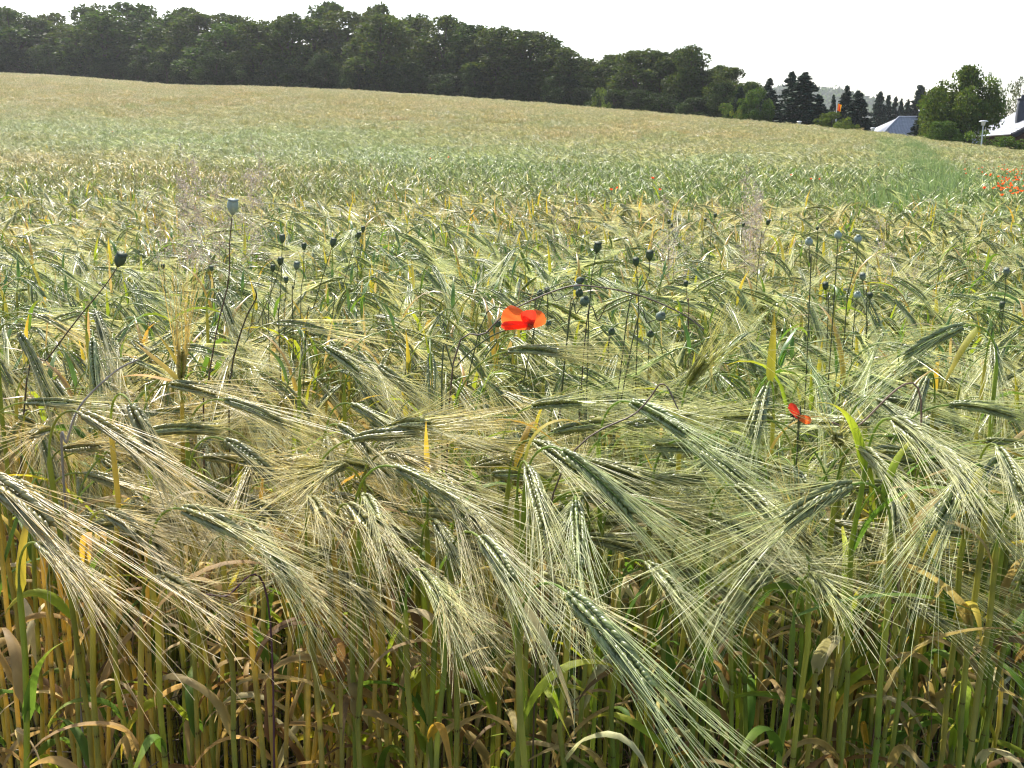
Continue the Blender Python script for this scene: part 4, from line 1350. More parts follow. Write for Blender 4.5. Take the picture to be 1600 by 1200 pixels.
# small far poppies: simple four petalled blooms
def far_poppy_mesh(s_, seed):
    rg = np.random.default_rng(seed)
    g = G()
    for k in range(4):
        a = k * math.pi / 2 + rg.uniform(-.2, .2)
        au = norm(np.array([math.cos(a), math.sin(a), .55])); av = norm(np.cross([0, 0, 1.], au))
        petal(g, np.zeros(3), au, av, .045 * s_, .06 * s_, rg, nu=4, nv=4, colr=RED)
    return g.mesh("petals", M_PETAL)


def far_stalk_mesh():
    g = G(); g.tube(np.array([[0, 0, -.9], [.02, 0, -.5], [0, 0, 0]]), [.002, .002, .0015], 3, STALK * 1.3, rng)
    return g.mesh("stalk", M_CAPS)


FPM = [far_poppy_mesh(1.0 + .15 * k, 50 + k) for k in range(4)]
FST = far_stalk_mesh()


def far_poppy(px, py, label, group, h=1.0, s=1.0):
    p = hit(px, py, h)
    root = empty("field_poppy", (p[0], p[1], gz(p[0], p[1])))
    tag(root, label, "poppy", group)
    k = int(rng.integers(0, 4))
    o = obj("petals", FPM[k], root, (0, 0, h)); o.rotation_euler = (rng.uniform(-.9, .3), rng.uniform(-.5, .5), rng.uniform(0, 6)); o.scale = (s * .24, s * .24, s * .24)
    obj("stalk", FST, root, (0, 0, h))


for px, py, lb in [(965, 294, "red poppy alone in the green barley under the middle of the field"), (1031, 297, "red poppy above the low grey-pink wild grass"),
                   (1236, 274, "red poppy right of the tall narrow wild grass, left one of two"), (1267, 280, "red poppy right of the tall narrow wild grass, right one of two"),
                   (1019, 279, "faint red poppy left of the tall narrow wild grass"), (701, 246, "red poppy in the green band of the far barley, right one of two"),
                   (673, 248, "red poppy in the green band of the far barley, left one of two"), (622, 200, "faint red poppy high up on the far slope"),
                   (955, 297, "red poppy close left of the one alone in the green barley"), (1020, 279, "tiny red poppy beside the faint one by the tall narrow grass"),
                   (176, 206, "faint red poppy on the far slope at the left"), (1281, 280, "faint orange poppy at the edge of the green wheel track")]:
    far_poppy(px, py, lb, "single red poppies scattered over the barley", 1.0, 1.15)
rgp = np.random.default_rng(91)
for i in range(62):
    px = float(np.clip(1578 + rgp.normal(0, 20), 1520, 1625)); py = float(281 + rgp.normal(0, 12) + (px - 1572) * .15)
    far_poppy(px, py, "small red poppy in the dense red patch in the barley at the right margin", "poppies of the red patch at the right margin", 1.0, rgp.uniform(.8, 1.3))
for i in range(16):
    px = float(rgp.uniform(1500, 1600)); py = float(rgp.uniform(245, 282))
    far_poppy(px, py, "faint red poppy thinly strewn above and left of the red patch", "poppies strewn around the red patch", 1.0, rgp.uniform(.7, 1.1))

# ------------------------------------------------------------------ trees
def leaf_quads(g, C, size, rg, colr, nrm=None, jitter=1.0):
    """one bent quad per centre"""
    n = len(C)
    a = norm(rg.normal(size=(n, 3))); b = norm(np.cross(a, rg.normal(size=(n, 3))))
    if nrm is not None:
        # turn the leaves roughly across nrm
        b = norm(b - .6 * (b * nrm).sum(-1, keepdims=True) * nrm); a = norm(np.cross(b, nrm) + .45 * a)
    s_ = size * rg.uniform(.6, 1.3, (n, 1))
    V = np.stack([C - a * s_, C - b * s_ * .55, C + a * s_, C + b * s_ * .55], 1).reshape(-1, 3)
    Q = np.arange(4 * n).reshape(n, 4)
    g.add(V, Q, None, np.repeat(colr, 4, 0))


def make_decid(h, w, seed, nleaf=7000, leaf=.20, low=.12, open_=0.0, colr=(0.060, 0.095, 0.020), nblob=46):
    """returns trunk G and crown G; foot at origin"""
    rg = np.random.default_rng(seed)
    T_, Cg = G(), G()
    q = np.linspace(0, 1, 8)
    tr = np.stack([np.cumsum(rg.normal(0, .02 * h / 8, 8)), np.cumsum(rg.normal(0, .02 * h / 8, 8)), q * h * .8], -1); tr -= tr[0]
    T_.tube(tr, h * .022 * (1 - .8 * q), 7, np.array([.5, .5, .5]), rg)
    blobs = []
    for i in range(nblob):
        t_ = rg.uniform(0, 1)
        zc = h * (low + (1 - low) * t_)
        prof = math.sin(math.pi * min(1, max(0.05, (t_ * .85 + .12)))) ** .6
        R = w / 2 * prof * rg.uniform(.35, .92) if t_ < .9 else w / 2 * .3 * rg.random()
        a = rg.uniform(0, 6.28)
        br = rg.uniform(.10, .19) * w * (1.15 - .35 * t_)
        blobs.append((R * math.cos(a), R * math.sin(a), min(zc, h - br * .7), br))
        c = np.array(blobs[-1][:3])
        if i % 2 == 0:
            f = np.clip((c[2] - .25 * h) / (.8 * h), .12, .85)
            s0 = np.array([np.interp(f, q, tr[:, k]) for k in range(3)])
            T_.tube(np.stack([s0, s0 * .45 + c * .55 + [0, 0, -.02 * h], c]), [h * .008, h * .005, h * .002], 4, np.array([.5, .5, .5]), rg)
    blobs = np.array(blobs)
    pick = rg.choice(len(blobs), nleaf, p=(blobs[:, 3] ** 2) / (blobs[:, 3] ** 2).sum())
    dirs = norm(rg.normal(size=(nleaf, 3)) + [0, 0, .25])
    rad = blobs[pick, 3] * (rg.uniform(.45, 1.08, nleaf) ** .6)
    sq = np.array([1.0, 1.0, .92])
    C = blobs[pick, :3] + dirs * rad[:, None] * sq
    base = np.array(colr)
    cc = base[None] * (rg.uniform(.65, 1.35, (nleaf, 1)) * rg.uniform(.8, 1.2, (len(blobs), 1))[pick])
    cc[:, 0] *= rg.uniform(.85, 1.25, nleaf)
    leaf_quads(Cg, C, leaf, rg, cc)
    return T_, Cg


def make_conifer(h, w, seed, nl=9500, colr=(0.022, 0.045, 0.024), narrow=.9):
    rg = np.random.default_rng(seed)
    T_, Cg = G(), G()
    q = np.linspace(0, 1, 6)
    T_.tube(np.stack([0 * q, 0 * q, q * h * .97], -1), h * .016 * (1 - .93 * q), 6, np.array([.5, .5, .5]), rg)
    nb = 210
    t_ = rg.uniform(0.03, 1, nb) ** .9
    zz = h * t_
    ln = (w / 2) * (1 - t_) ** narrow * rg.uniform(.75, 1.15, nb) * 1.25 + .15
    a = rg.uniform(0, 6.28, nb)
    d = np.stack([np.cos(a), np.sin(a), 0 * a], -1)
    qq = np.linspace(0, 1, 4)
    P = np.stack([0 * a, 0 * a, zz], -1)[:, None] + d[:, None] * (ln[:, None] * qq)[..., None]
    P[..., 2] += ln[:, None] * (-.55 * qq + .28 * qq ** 2)
    T_.tube(P, np.full((nb, 4), .02) * (1 - qq * .8), 3, np.array([.4, .4, .4]), rg)
    bi = rg.choice(nb, nl, p=ln / ln.sum()); u = rg.uniform(.12, 1.04, nl)
    C = np.stack([0 * u, 0 * u, zz[bi]], -1) + d[bi] * (ln[bi] * u)[:, None]
    C[:, 2] += ln[bi] * (-.55 * u + .28 * u ** 2)
    C += rg.normal(0, .07, (nl, 3)) * (h / 10) * [1, 1, .8]
    C[:, 2] -= np.abs(rg.normal(0, .12, nl)) * (h / 10)
    cc = np.array(colr)[None] * rg.uniform(.6, 1.5, (nl, 1))
    leaf_quads(Cg, C, .19 * (h / 10) ** .5, rg, cc)
    return T_, Cg


_tree_cache = {}


def tree(kind, variant, x, y, h, w, label, cat="tree", group=None, name="broadleaf_tree", ripe=.2, sink=0.0, spec=None):
    key = (kind, variant)
    if key not in _tree_cache:
        if kind == 'conifer':
            T_, Cg = make_conifer(10, 3.6, 900 + variant)
            _tree_cache[key] = (T_.mesh("trunk", M_BARK), Cg.mesh("crown", M_NEEDLE), 10, 3.6)
        else:
            pr = dict(wood=dict(h=15, w=10, nleaf=9000, leaf=.27, low=.06, nblob=60), garden=dict(h=9, w=9, nleaf=12000, leaf=.19, low=.22, nblob=44, colr=(0.078, 0.125, 0.023)),
                      thicket=dict(h=9, w=9, nleaf=9000, leaf=.22, low=.04, nblob=44, colr=(0.034, 0.054, 0.014)), bush=dict(h=3, w=3.6, nleaf=2600, leaf=.11, low=.05, nblob=22, colr=(0.10, 0.15, 0.03)),
                      airy=dict(h=10, w=6, nleaf=3000, leaf=.16, low=.15, nblob=30, colr=(0.10, 0.13, 0.06)))[kind]
            T_, Cg = make_decid(pr['h'], pr['w'], 700 + variant * 13, pr['nleaf'], pr['leaf'], pr['low'], 0, pr.get('colr', (0.056, 0.088, 0.018)), pr['nblob'])
            _tree_cache[key] = (T_.mesh("trunk", M_BARK), Cg.mesh("crown", M_LEAFCROWN), pr['h'], pr['w'])
    tm, cm, h0, w0 = _tree_cache[key]
    root = empty(name, (x, y, gz(x, y) - sink), float(rng.uniform(0, 6.28)))
    tag(root, label, cat, group)
    a = obj("trunk", tm, root); b = obj("crown", cm, root)
    for o in (a, b):
        o.scale = (w / w0, w / w0, h / h0)
        o['ripe'] = float(ripe)
    return root


def tree_px(kind, variant, px, py_top, Y, w_px, label, **kw):
    """a tree whose top shows at (px, py_top) when it stands at distance Y"""
    r = ray(px, py_top)
    t_ = Y / r[1]
    top = np.array([0, 0, EYE]) + r * t_
    h = top[2] - gz(top[0], top[1])
    return tree(kind, variant, top[0], top[1], h, w_px / F * t_, label, **kw)


sky_px = [(-120, 5), (-60, 0), (0, 5), (40, 18), (75, 14), (110, 22), (150, 5), (190, 2), (230, 16), (270, 14), (310, 18), (350, 24), (400, 20), (440, 26), (480, 16), (520, 8), (560, 8), (610, 10), (650, 20),
          (700, 26), (750, 36), (800, 44), (840, 52), (880, 66), (905, 90), (925, 88), (960, 78), (1000, 82), (1040, 80), (1070, 74), (1105, 100), (1130, 98), (1160, 104), (1190, 122), (1215, 130)]
sx_ = [p[0] for p in sky_px]; sy_ = [p[1] for p in sky_px]
WOODG = "broadleaf trees of the dark wood behind the field"
special = {3: "tree at the left end of the wood whose crown dips below its neighbours", 6: "tallest rounded tree near the left end of the wood",
           15: "full round tree at the high middle of the wood", 23: "tree where the wood's top line steps down to the right"}
WOODP = [(-60, "outside the left margin"), (60, "at the left margin"), (150, "left of the first hump"), (240, "under the first hump"), (330, "between the first hump and the dip"),
         (450, "by the shallow dip"), (540, "left shoulder of the long hump"), (640, "top of the long hump"), (740, "right side of the long hump"), (860, "where the top line falls"),
         (960, "right of the step down"), (1060, "by the loose-crowned tree"), (1130, "right of the loose crown"), (3000, "at the wood's right end")]


def wood_place(x):
    return next(t_ for a_, t_ in WOODP if x <= a_)


rw = np.random.default_rng(404)
i = 0
x = -130.0
while x < 1185:
    yt = float(np.interp(x, sx_, sy_))
    cy_ = float(np.interp(x, [p[0] for p in crest_px], [p[1] for p in crest_px]))
    Dd = float(np.interp(x, [p[0] for p in D_px], [p[1] for p in D_px]))
    Y = Dd * rw.uniform(1.20, 1.30) + 3
    wpx = np.interp(x, [0, 900, 1200], [120, 100, 75]) * rw.uniform(.9, 1.25)
    tree_px('wood', int(rw.integers(0, 7)), x, yt + rw.uniform(-2, 20), Y, wpx * 1.12, special.get(i, "dark tree in the wood's front rank, " + wood_place(x)), group=WOODG, ripe=float(rw.uniform(0, .9)))
    x += wpx * .40
    i += 1
x = -150.0
while x < 1150:      # second rank of the wood
    yt = float(np.interp(x, sx_, sy_)); Dd = float(np.interp(x, [p[0] for p in D_px], [p[1] for p in D_px]))
    wpx = np.interp(x, [0, 900, 1200], [115, 90, 75]) * rw.uniform(.9, 1.2)
    tree_px('wood', int(rw.integers(0, 7)), x, yt + rw.uniform(-4, 9), Dd * 1.30 + rw.uniform(10, 18), wpx,
            "second-rank tree of the wood, crown top only, " + wood_place(x), group="trees of the wood's second rank", ripe=float(rw.uniform(.3, .9)))
    x += wpx * .62
# dark shrubs along the foot of the wood
x = -60.0; k = 0
while x < 1190:
    cy_ = float(np.interp(x, [p[0] for p in crest_px], [p[1] for p in crest_px])); Dd = float(np.interp(x, [p[0] for p in D_px], [p[1] for p in D_px]))
    lab = "dark shrub at the foot of the wood, " + wood_place(x)
    tree_px('thicket', int(rw.integers(3, 7)), x, cy_ - rw.uniform(28, 56), Dd * 1.19 + 1, rw.uniform(62, 90), lab, cat="shrub", name="shrub", group="dark shrubs at the foot of the wood", ripe=.1)
    x += rw.uniform(34, 52)
tree_px('bush', 1, 938, 138, 92, 34, "lighter green round bush standing out before the dark wood", cat="bush", name="bush", ripe=.5)
tree_px('bush', 2, 1145, 162, 84, 60, "broad low bush at the right end of the wood", cat="bush", name="bush", ripe=.2)
tree_px('wood', 2, 1080, 73, 98, 90, "tall loose-crowned tree rising over the right part of the wood", name="broadleaf_tree", ripe=.5)
tree_px('bush', 0, 1158, 166, 80, 22, "bluish small bush below the loose-crowned tree", cat="bush", name="bush", ripe=0)
tree_px('bush', 1, 1152, 172, 76, 30, "yellow-green little bush at the crest", cat="bush", name="bush", ripe=.9)
tree_px('garden', 1, 1185, 140, 80, 62, "round dark tree left of the tall conifers", name="broadleaf_tree", ripe=.1)
for (px, yt, Y, w, v, lab) in [
    (1203, 122, 84, 34, 0, "slim dark conifer left of the tall pair"), (1238, 112, 84, 42, 1, "tall conifer, left one of the tall pair at the end of the wood"),
    (1258, 112, 78, 62, 2, "broad spired conifer, right one of the tall pair at the end of the wood"), (1282, 148, 80, 28, 3, "low conifer at the right foot of the tall pair"),
    (1157, 135, 82, 26, 4, "small conifer before the right end of the wood"),
    (1303, 148, 95, 18, 0, "short thin conifer behind the flagpole"), (1324, 134, 82, 34, 1, "steep conifer, left one of the pair right of the flagpole"),
    (1342, 141, 80, 42, 2, "wider conifer, right one of the pair right of the flagpole"),
    (1376, 141, 116, 32, 3, "slender conifer over the grey roof, leftmost of three"), (1389, 148, 117, 22, 4, "thin conifer over the grey roof, middle of three"),
    (1400, 151, 118, 22, 0, "thin conifer over the grey roof, right of three"), (1409, 154, 120, 18, 1, "tiny spire of a conifer near the chimney"),
    (1419, 155, 119, 24, 2, "small conifer behind the chimney of the grey roof"), (1440, 131, 118, 44, 3, "large dark conifer rising behind the chimney"),
    (1442, 172, 74, 34, 4, "dark low fir in front of the grey roof's gable")]:
    tree_px('conifer', v, px, yt, Y, w * 1.45, lab, cat="conifer", name="conifer_tree", group="conifers between the wood and the houses")
tree_px('garden', 0, 1504, 106, 66, 118, "big sunlit broadleaf garden tree between the two houses", ripe=.55)
tree_px('garden', 2, 1474, 140, 68, 66, "lower left crown leaning out of the big sunlit garden tree", ripe=.6)
tree_px('garden', 1, 1480, 190, 63, 60, "dark shrub under the big garden tree", cat="shrub", name="shrub", ripe=.1)
tree_px('bush', 1, 1530, 205, 61, 60, "dark hedge shrub before the right house, beside the lamp", cat="shrub", name="shrub", ripe=.1)
tree_px('bush', 2, 1578, 214, 61, 60, "dark shrub under the gable of the right house", cat="shrub", name="shrub", ripe=.05)
tree_px('garden', 1, 1300, 176, 72, 60, "light green apple-like bush at the foot of the flagpole", cat="bush", name="bush", ripe=.7)
tree_px('bush', 0, 1322, 184, 70, 46, "rounded light green bush right of the flagpole", cat="bush", name="bush", ripe=.6)
tree_px('airy', 0, 1562, 122, 95, 34, "thin dark tree behind the big garden tree", ripe=0)
tree_px('airy', 1, 1575, 128, 96, 34, "second thin tree behind the right house's roof", ripe=.1)
tree_px('airy', 2, 1596, 121, 100, 40, "pale feathery tree at the right margin over the bright roof", ripe=.6)
tree_px('airy', 2, 1625, 125, 100, 40, "pale feathery tree just beyond the right margin", ripe=.6)
tree_px('airy', 0, 1545, 112, 92, 30, "small dark crown peeping over the big garden tree", ripe=0)

# ------------------------------------------------------------------ far hill, wooded
def build_hill():
    rg = np.random.default_rng(61)
    Y0 = 900.0
    nx, ny = 90, 26
    xs = np.linspace(-1400, 1400, nx); ys = np.linspace(0, 700, ny)
    X, Yg = np.meshgrid(xs, ys, indexing='ij')
    px = 800 + F * X / Y0
    top = np.interp(px, [-2000, 600, 1150, 1290, 1340, 1380, 1430, 1500, 1700, 3000], [110, 150, 148, 146, 152, 165, 176, 190, 205, 215])
    H = (240 - top) / F * Y0 + EYE
    prof = np.clip(Yg / 260, 0, 1) ** .8 * np.clip((700 - Yg) / 300, 0, 1) ** .7
    Z = -18 + (H + 18) * prof + 3.0 * vnoise(X * .05, Yg * .05, 2) * prof
    V = np.stack([X, Yg + Y0 - 200, Z], -1).reshape(-1, 3)
    i = np.arange(nx - 1)[:, None] * ny + np.arange(ny - 1)[None]
    Q = np.stack([i, i + ny, i + ny + 1, i + 1], -1).reshape(-1, 4)
    m = solid_mat("hill_meadow", (0.10, 0.13, 0.05), .95, .05, .02, .4)
    tag(obj("hill", mk_mesh("hill", V, Q, None, None, (m,))), kind='structure')
    g = G()
    n = 12000
    ix = rg.uniform(120, 620, n); iy = rg.uniform(0, 520, n)
    pxx = 800 + F * ix / Y0
    top = np.interp(pxx, [-2000, 600, 1150, 1290, 1340, 1380, 1430, 1500, 1700, 3000], [110, 150, 148, 146, 152, 165, 176, 190, 205, 215])
    Hh = (240 - top) / F * Y0 + EYE
    pr = np.clip(iy / 260, 0, 1) ** .8 * np.clip((700 - iy) / 300, 0, 1) ** .7
    z = -18 + (Hh + 18) * pr
    # tree crowns: tufts of faces
    C = np.stack([ix, iy + Y0 - 200, z + 3], -1)
    C = np.repeat(C, 7, 0) + rg.normal(0, 2.0, (n * 7, 3)) * [1, 1, .8]
    cc = np.array([[.055, .085, .03]]) * np.repeat(rg.uniform(.5, 1.5, (n, 1)), 7, 0)
    leaf_quads(g, C, 3.0, rg, cc)
    o = obj("hillside_wood", g.mesh("hillside_wood", M_LEAFCROWN)); o['ripe'] = .3
    tag(o, "hazy wood covering the distant hill between the conifers", "wood", kind='stuff')


build_hill()

# ------------------------------------------------------------------ houses
def roof_mat(name, colr, rough, spec, sx=3.2, sy=3.2):
    m, t = new_mat(name)
    L = t.links.new
    tc = N(t, "ShaderNodeTexCoord")
    mp = N(t, "ShaderNodeMapping"); mp.inputs["Scale"].default_value = (1, 1, 1)
    L(tc.outputs["Object"], mp.inputs[0])
    nz = N(t, "ShaderNodeTexNoise"); nz.inputs["Scale"].default_value = 5.0; nz.inputs["Detail"].default_value = 6
    L(mp.outputs[0], nz.inputs["Vector"])
    mr = N(t, "ShaderNodeMapRange"); mr.inputs["To Min"].default_value = .6; mr.inputs["To Max"].default_value = 1.35
    L(nz.outputs["Fac"], mr.inputs["Value"])
    v = N(t, "ShaderNodeVectorMath"); v.operation = 'SCALE'; v.inputs[0].default_value = colr
    L(mr.outputs[0], v.inputs["Scale"])
    bs = N(t, "ShaderNodeBsdfPrincipled"); bs.inputs["Roughness"].default_value = rough; bs.inputs["Specular IOR Level"].default_value = spec
    L(v.outputs[0], bs.inputs["Base Color"])
    L(bs.outputs[0], N(t, "ShaderNodeOutputMaterial").inputs[0])
    return m


M_ROOF1 = roof_mat("slate_roof", (0.31, 0.32, 0.34), .55, .35)
M_ROOF2 = roof_mat("pale_metal_grey_roof", (0.36, 0.37, 0.40), .40, .9)
M_SLATE = solid_mat("slate_cladding", (0.035, 0.04, 0.052), .6, .4, 6, .3)
M_FASCIA = solid_mat("fascia", (0.03, 0.032, 0.042), .5, .4, 6, .2)
M_WOODWALL = solid_mat("brown_wood_gable", (0.085, 0.045, 0.03), .8, .2, 5, .3)
M_BRICK = solid_mat("red_brick", (0.20, 0.10, 0.07), .9, .2, 9, .3)
M_METAL = solid_mat("zinc_metal", (0.5, 0.52, 0.55), .35, .6, 9, .1, metallic=.6)
M_GLASS = solid_mat("window_glass", (0.02, 0.025, 0.03), .05, .8, 1, .05)
M_FRAME = solid_mat("window_frame", (0.7, 0.7, 0.68), .5, .4, 9, .05)
M_CAP = solid_mat("pale_chimney_cap", (0.62, 0.64, 0.66), .4, .6, 9, .1)


def slab(g, quad, thick):
    """a plate with the given top face (4 points) and thickness downwards along its normal"""
    q = np.array(quad, float)
    n = np.cross(q[1] - q[0], q[3] - q[0]); n /= np.linalg.norm(n)
    if n[2] < 0: n = -n
    V = np.concatenate([q, q - n * thick])
    g.add(V, [(0, 1, 2, 3), (7, 6, 5, 4), (0, 4, 5, 1), (1, 5, 6, 2), (2, 6, 7, 3), (3, 7, 4, 0)])


def slates(parent, quad, rows, cols, mat, kindname, thick=.03, lift=.012, seed=0):
    """courses of slates on a slope: quad = eave-left, eave-right, ridge-right, ridge-left. One joined part, each slate its own tilted plate"""
    rg = np.random.default_rng(seed)
    a, b, c, d = [np.array(p, float) for p in quad]
    n = np.cross(b - a, d - a); n /= np.linalg.norm(n)
    if n[2] < 0: n = -n
    g = G()
    r = np.arange(rows); cidx = np.arange(cols + 1)
    R, Cc = np.meshgrid(r, cidx, indexing='ij'); R = R.ravel(); Cc = Cc.ravel()
    u0 = np.clip((Cc - .5 * (R % 2)) / cols, 0, 1); u1 = np.clip((Cc + 1 - .5 * (R % 2)) / cols - .004, 0, 1)
    ok = u1 > u0 + .002
    R, u0, u1 = R[ok], u0[ok], u1[ok]
    v0 = R / rows; v1 = np.minimum((R + 1.12) / rows, 1.0)
    def pt(u, v): return (a[None] * (1 - u)[:, None] + b[None] * u[:, None]) * (1 - v)[:, None] + (d[None] * (1 - u)[:, None] + c[None] * u[:, None]) * v[:, None]
    j = rg.normal(0, .004, (len(R), 1))
    up0 = n * (lift + thick) + n * j; up1 = n * lift
    V = np.stack([pt(u0, v0) + up0, pt(u1, v0) + up0, pt(u1, v1) + up1, pt(u0, v1) + up1, pt(u0, v0), pt(u1, v0)], 1)
    k = np.arange(len(R))[:, None] * 6
    Q = np.concatenate([k + [[0, 1, 2, 3]], k + [[4, 5, 1, 0]]])
    g.add(V.reshape(-1, 3), Q)
    o = obj(kindname, g.mesh(kindname, mat, smooth=False), parent)
    return tag(o, kind='stuff')


def simple_box(name, lo, hi, mat, parent, M=None, off=None):
    g = G(); g.box(lo, hi, M=M, off=off)
    return obj(name, g.mesh(name, mat, smooth=False), parent)


def window(parent, c, ex, w, h, mat_f=M_FRAME):
    """window on a wall: centre c, ex along the wall, upright"""
    ex = np.array(ex, float); ex /= np.linalg.norm(ex)
    ey = np.cross([0, 0, 1.0], ex)
    M = np.stack([ex, ey, [0, 0, 1.0]], 1)
    g = G()
    for lo, hi in [((-w / 2, -.06, -h / 2), (-w / 2 + .07, .03, h / 2)), ((w / 2 - .07, -.06, -h / 2), (w / 2, .03, h / 2)), ((-w / 2 + .07, -.06, h / 2 - .07), (w / 2 - .07, .03, h / 2)),
                   ((-w / 2 + .07, -.06, -h / 2), (w / 2 - .07, .03, -h / 2 + .07)), ((-.03, -.05, -h / 2 + .07), (.03, .02, h / 2 - .07))]:
        g.box(lo, hi, M=M, off=np.array(c))
    f = obj("window", g.mesh("window", mat_f, smooth=False), parent)
    g = G(); g.box((-w / 2 + .07, -.02, -h / 2 + .07), (w / 2 - .07, 0, h / 2 - .07), M=M, off=np.array(c))
    obj("pane", g.mesh("pane", M_GLASS, smooth=False), f)
    g = G(); g.box((-w / 2 - .08, -.14, -h / 2 - .08), (w / 2 + .08, .03, -h / 2 - .003), M=M, off=np.array(c))
    obj("sill", g.mesh("sill", M_FRAME, smooth=False), f)


def right_house():
    P0 = np.array([33.2, 70.0]); ax = np.array([.98, -.2]); ax /= np.linalg.norm(ax)      # across the gable
    ay = np.array([.2, .98]); ay /= np.linalg.norm(ay)                                    # along the ridge, away from the field
    gzz = min(gz(33, 70), gz(45, 75)) - .3
    root = empty("gabled_house", (P0[0], P0[1], 0), math.atan2(ax[1], ax[0]))
    tag(root, "house with a bright steep roof, dark gable and slate-clad chimney at the right margin", "house")
    W, Ln, ez, rz = 11.0, 12.4, 2.62, 5.75
    over = .7
    # walls (inset from the roof's edge)
    g = G()
    g.box((over, .55, gzz), (W - over, Ln - .4, ez + .15))
    obj("wall", g.mesh("wall", M_BRICK, smooth=False), root)
    # timber gable, front and back
    for yy in (.545, Ln - .40):
        g = G()
        s_ = (rz - ez) / (W / 2)
        tz = ez + .155
        V = [(over, yy, tz), (W - over, yy, tz), (W / 2, yy, tz + (W / 2 - over) * s_ * .93), (over, yy + .12, tz), (W - over, yy + .12, tz), (W / 2, yy + .12, tz + (W / 2 - over) * s_ * .93)]
        g.add(V, [(0, 3, 5, 2), (1, 2, 5, 4), (0, 1, 4, 3)], [(0, 2, 1), (3, 4, 5)])
        gb = obj("gable", g.mesh("gable", M_WOODWALL, smooth=False), root)
        # boards
        if yy < 1:
            nb = 26
            gg = G()
            for i in range(nb):
                x0 = over + .1 + i * (W - 2 * over - .2) / nb
                xc = x0 + .12
                top = tz + (min(xc - over, W - over - xc)) * s_ * .93 - .10
                if top > tz + .1:
                    b = G(); b.box((x0, yy - .025, tz + .01), (x0 + .30, yy - .002, top))
                    obj("board", b.mesh("board", M_WOODWALL, smooth=False), gb)
    # roof slopes
    r = None
    g = G()
    slab(g, [(0, 0, ez), (0, Ln, ez), (W / 2, Ln, rz), (W / 2, 0, rz)], .18)
    roofL = obj("roof", g.mesh("roof", M_FASCIA, smooth=False), root)
    slates(roofL, [(-.02, Ln, ez), (-.02, 0, ez), (W / 2, 0, rz), (W / 2, Ln, rz)], 22, 44, M_ROOF2, "roof_slates", seed=3)
    g = G()
    slab(g, [(W / 2 + .004, 0, rz), (W / 2 + .004, Ln, rz), (W, Ln, ez), (W, 0, ez)], .18)
    roofR = obj("roof", g.mesh("roof", M_FASCIA, smooth=False), root)
    slates(roofR, [(W + .02, 0, ez), (W + .02, Ln, ez), (W / 2 + .004, Ln, rz), (W / 2 + .004, 0, rz)], 22, 44, M_ROOF2, "roof_slates", seed=4)
    # bargeboards
    for xa, za, xb, zb in [(-.02, ez - .02, W / 2 - .002, rz - .02), (W + .02, ez - .02, W / 2 + .002, rz - .02)]:
        g = G()
        V = [(xa, -.05, za - .38), (xb, -.05, zb - .38), (xb, -.05, zb + .01), (xa, -.05, za + .01), (xa, -.006, za - .38), (xb, -.006, zb - .38), (xb, -.006, zb + .01), (xa, -.006, za + .01)]
        g.add(V, [(0, 1, 2, 3), (7, 6, 5, 4), (0, 4, 5, 1), (1, 5, 6, 2), (2, 6, 7, 3), (3, 7, 4, 0)])
        obj("bargeboard", g.mesh("bargeboard", M_FASCIA, smooth=False), root)
    g = G(); g.tube(np.array([[-.09, .0, ez - .05], [-.09, Ln, ez - .05]]), [.07, .07], 8, rg=rng)
    obj("gutter", g.mesh("gutter", M_METAL), root)
    g = G(); g.tube(np.array([[W / 2, 0, rz + .05], [W / 2, Ln, rz + .05]]), [.09, .09], 8, rg=rng)
    obj("ridge_cap", g.mesh("ridge_cap", M_ROOF2), root)
    # chimney, its ridge-side face slanting out towards the foot
    cx, cy_ = 1.6, 4.6
    zb = ez + cx * (rz - ez) / (W / 2) - .5
    g = G()
    V = []
    for z, x0, x1, y0, y1 in [(zb, cx - .35, cx + 1.0, cy_ - .35, cy_ + .35), (zb + 1.05, cx - .35, cx + .62, cy_ - .35, cy_ + .35), (zb + 1.6, cx - .33, cx + .33, cy_ - .33, cy_ + .33), (zb + 1.95, cx - .33, cx + .33, cy_ - .33, cy_ + .33)]:
        V += [(x0, y0, z), (x1, y0, z), (x1, y1, z), (x0, y1, z)]
    Q = []
    for k in range(3):
        for j in range(4):
            Q.append((k * 4 + j, k * 4 + (j + 1) % 4, k * 4 + 4 + (j + 1) % 4, k * 4 + 4 + j))
    Q.append((12, 13, 14, 15))
    g.add(V, Q)
    ch = obj("chimney", g.mesh("chimney", M_SLATE, smooth=False), roofL)
    g = G(); g.box((cx - .4, cy_ - .4, zb + 1.953), (cx + .4, cy_ + .4, zb + 2.03))
    obj("chimney_cap", g.mesh("chimney_cap", M_SLATE, smooth=False), root)
    simple_box("chimney_pot", (cx - .16, cy_ - .16, zb + 2.033), (cx + .16, cy_ + .16, zb + 2.28), M_SLATE, root)
    window(root, (3.4, .56, ez - .95), (1, 0, 0), 1.5, 1.2)
    window(root, (7.4, .56, ez - .95), (1, 0, 0), 1.5, 1.2)
    window(root, (over - .01, 5.0, ez - .95), (0, -1, 0), 1.4, 1.1)


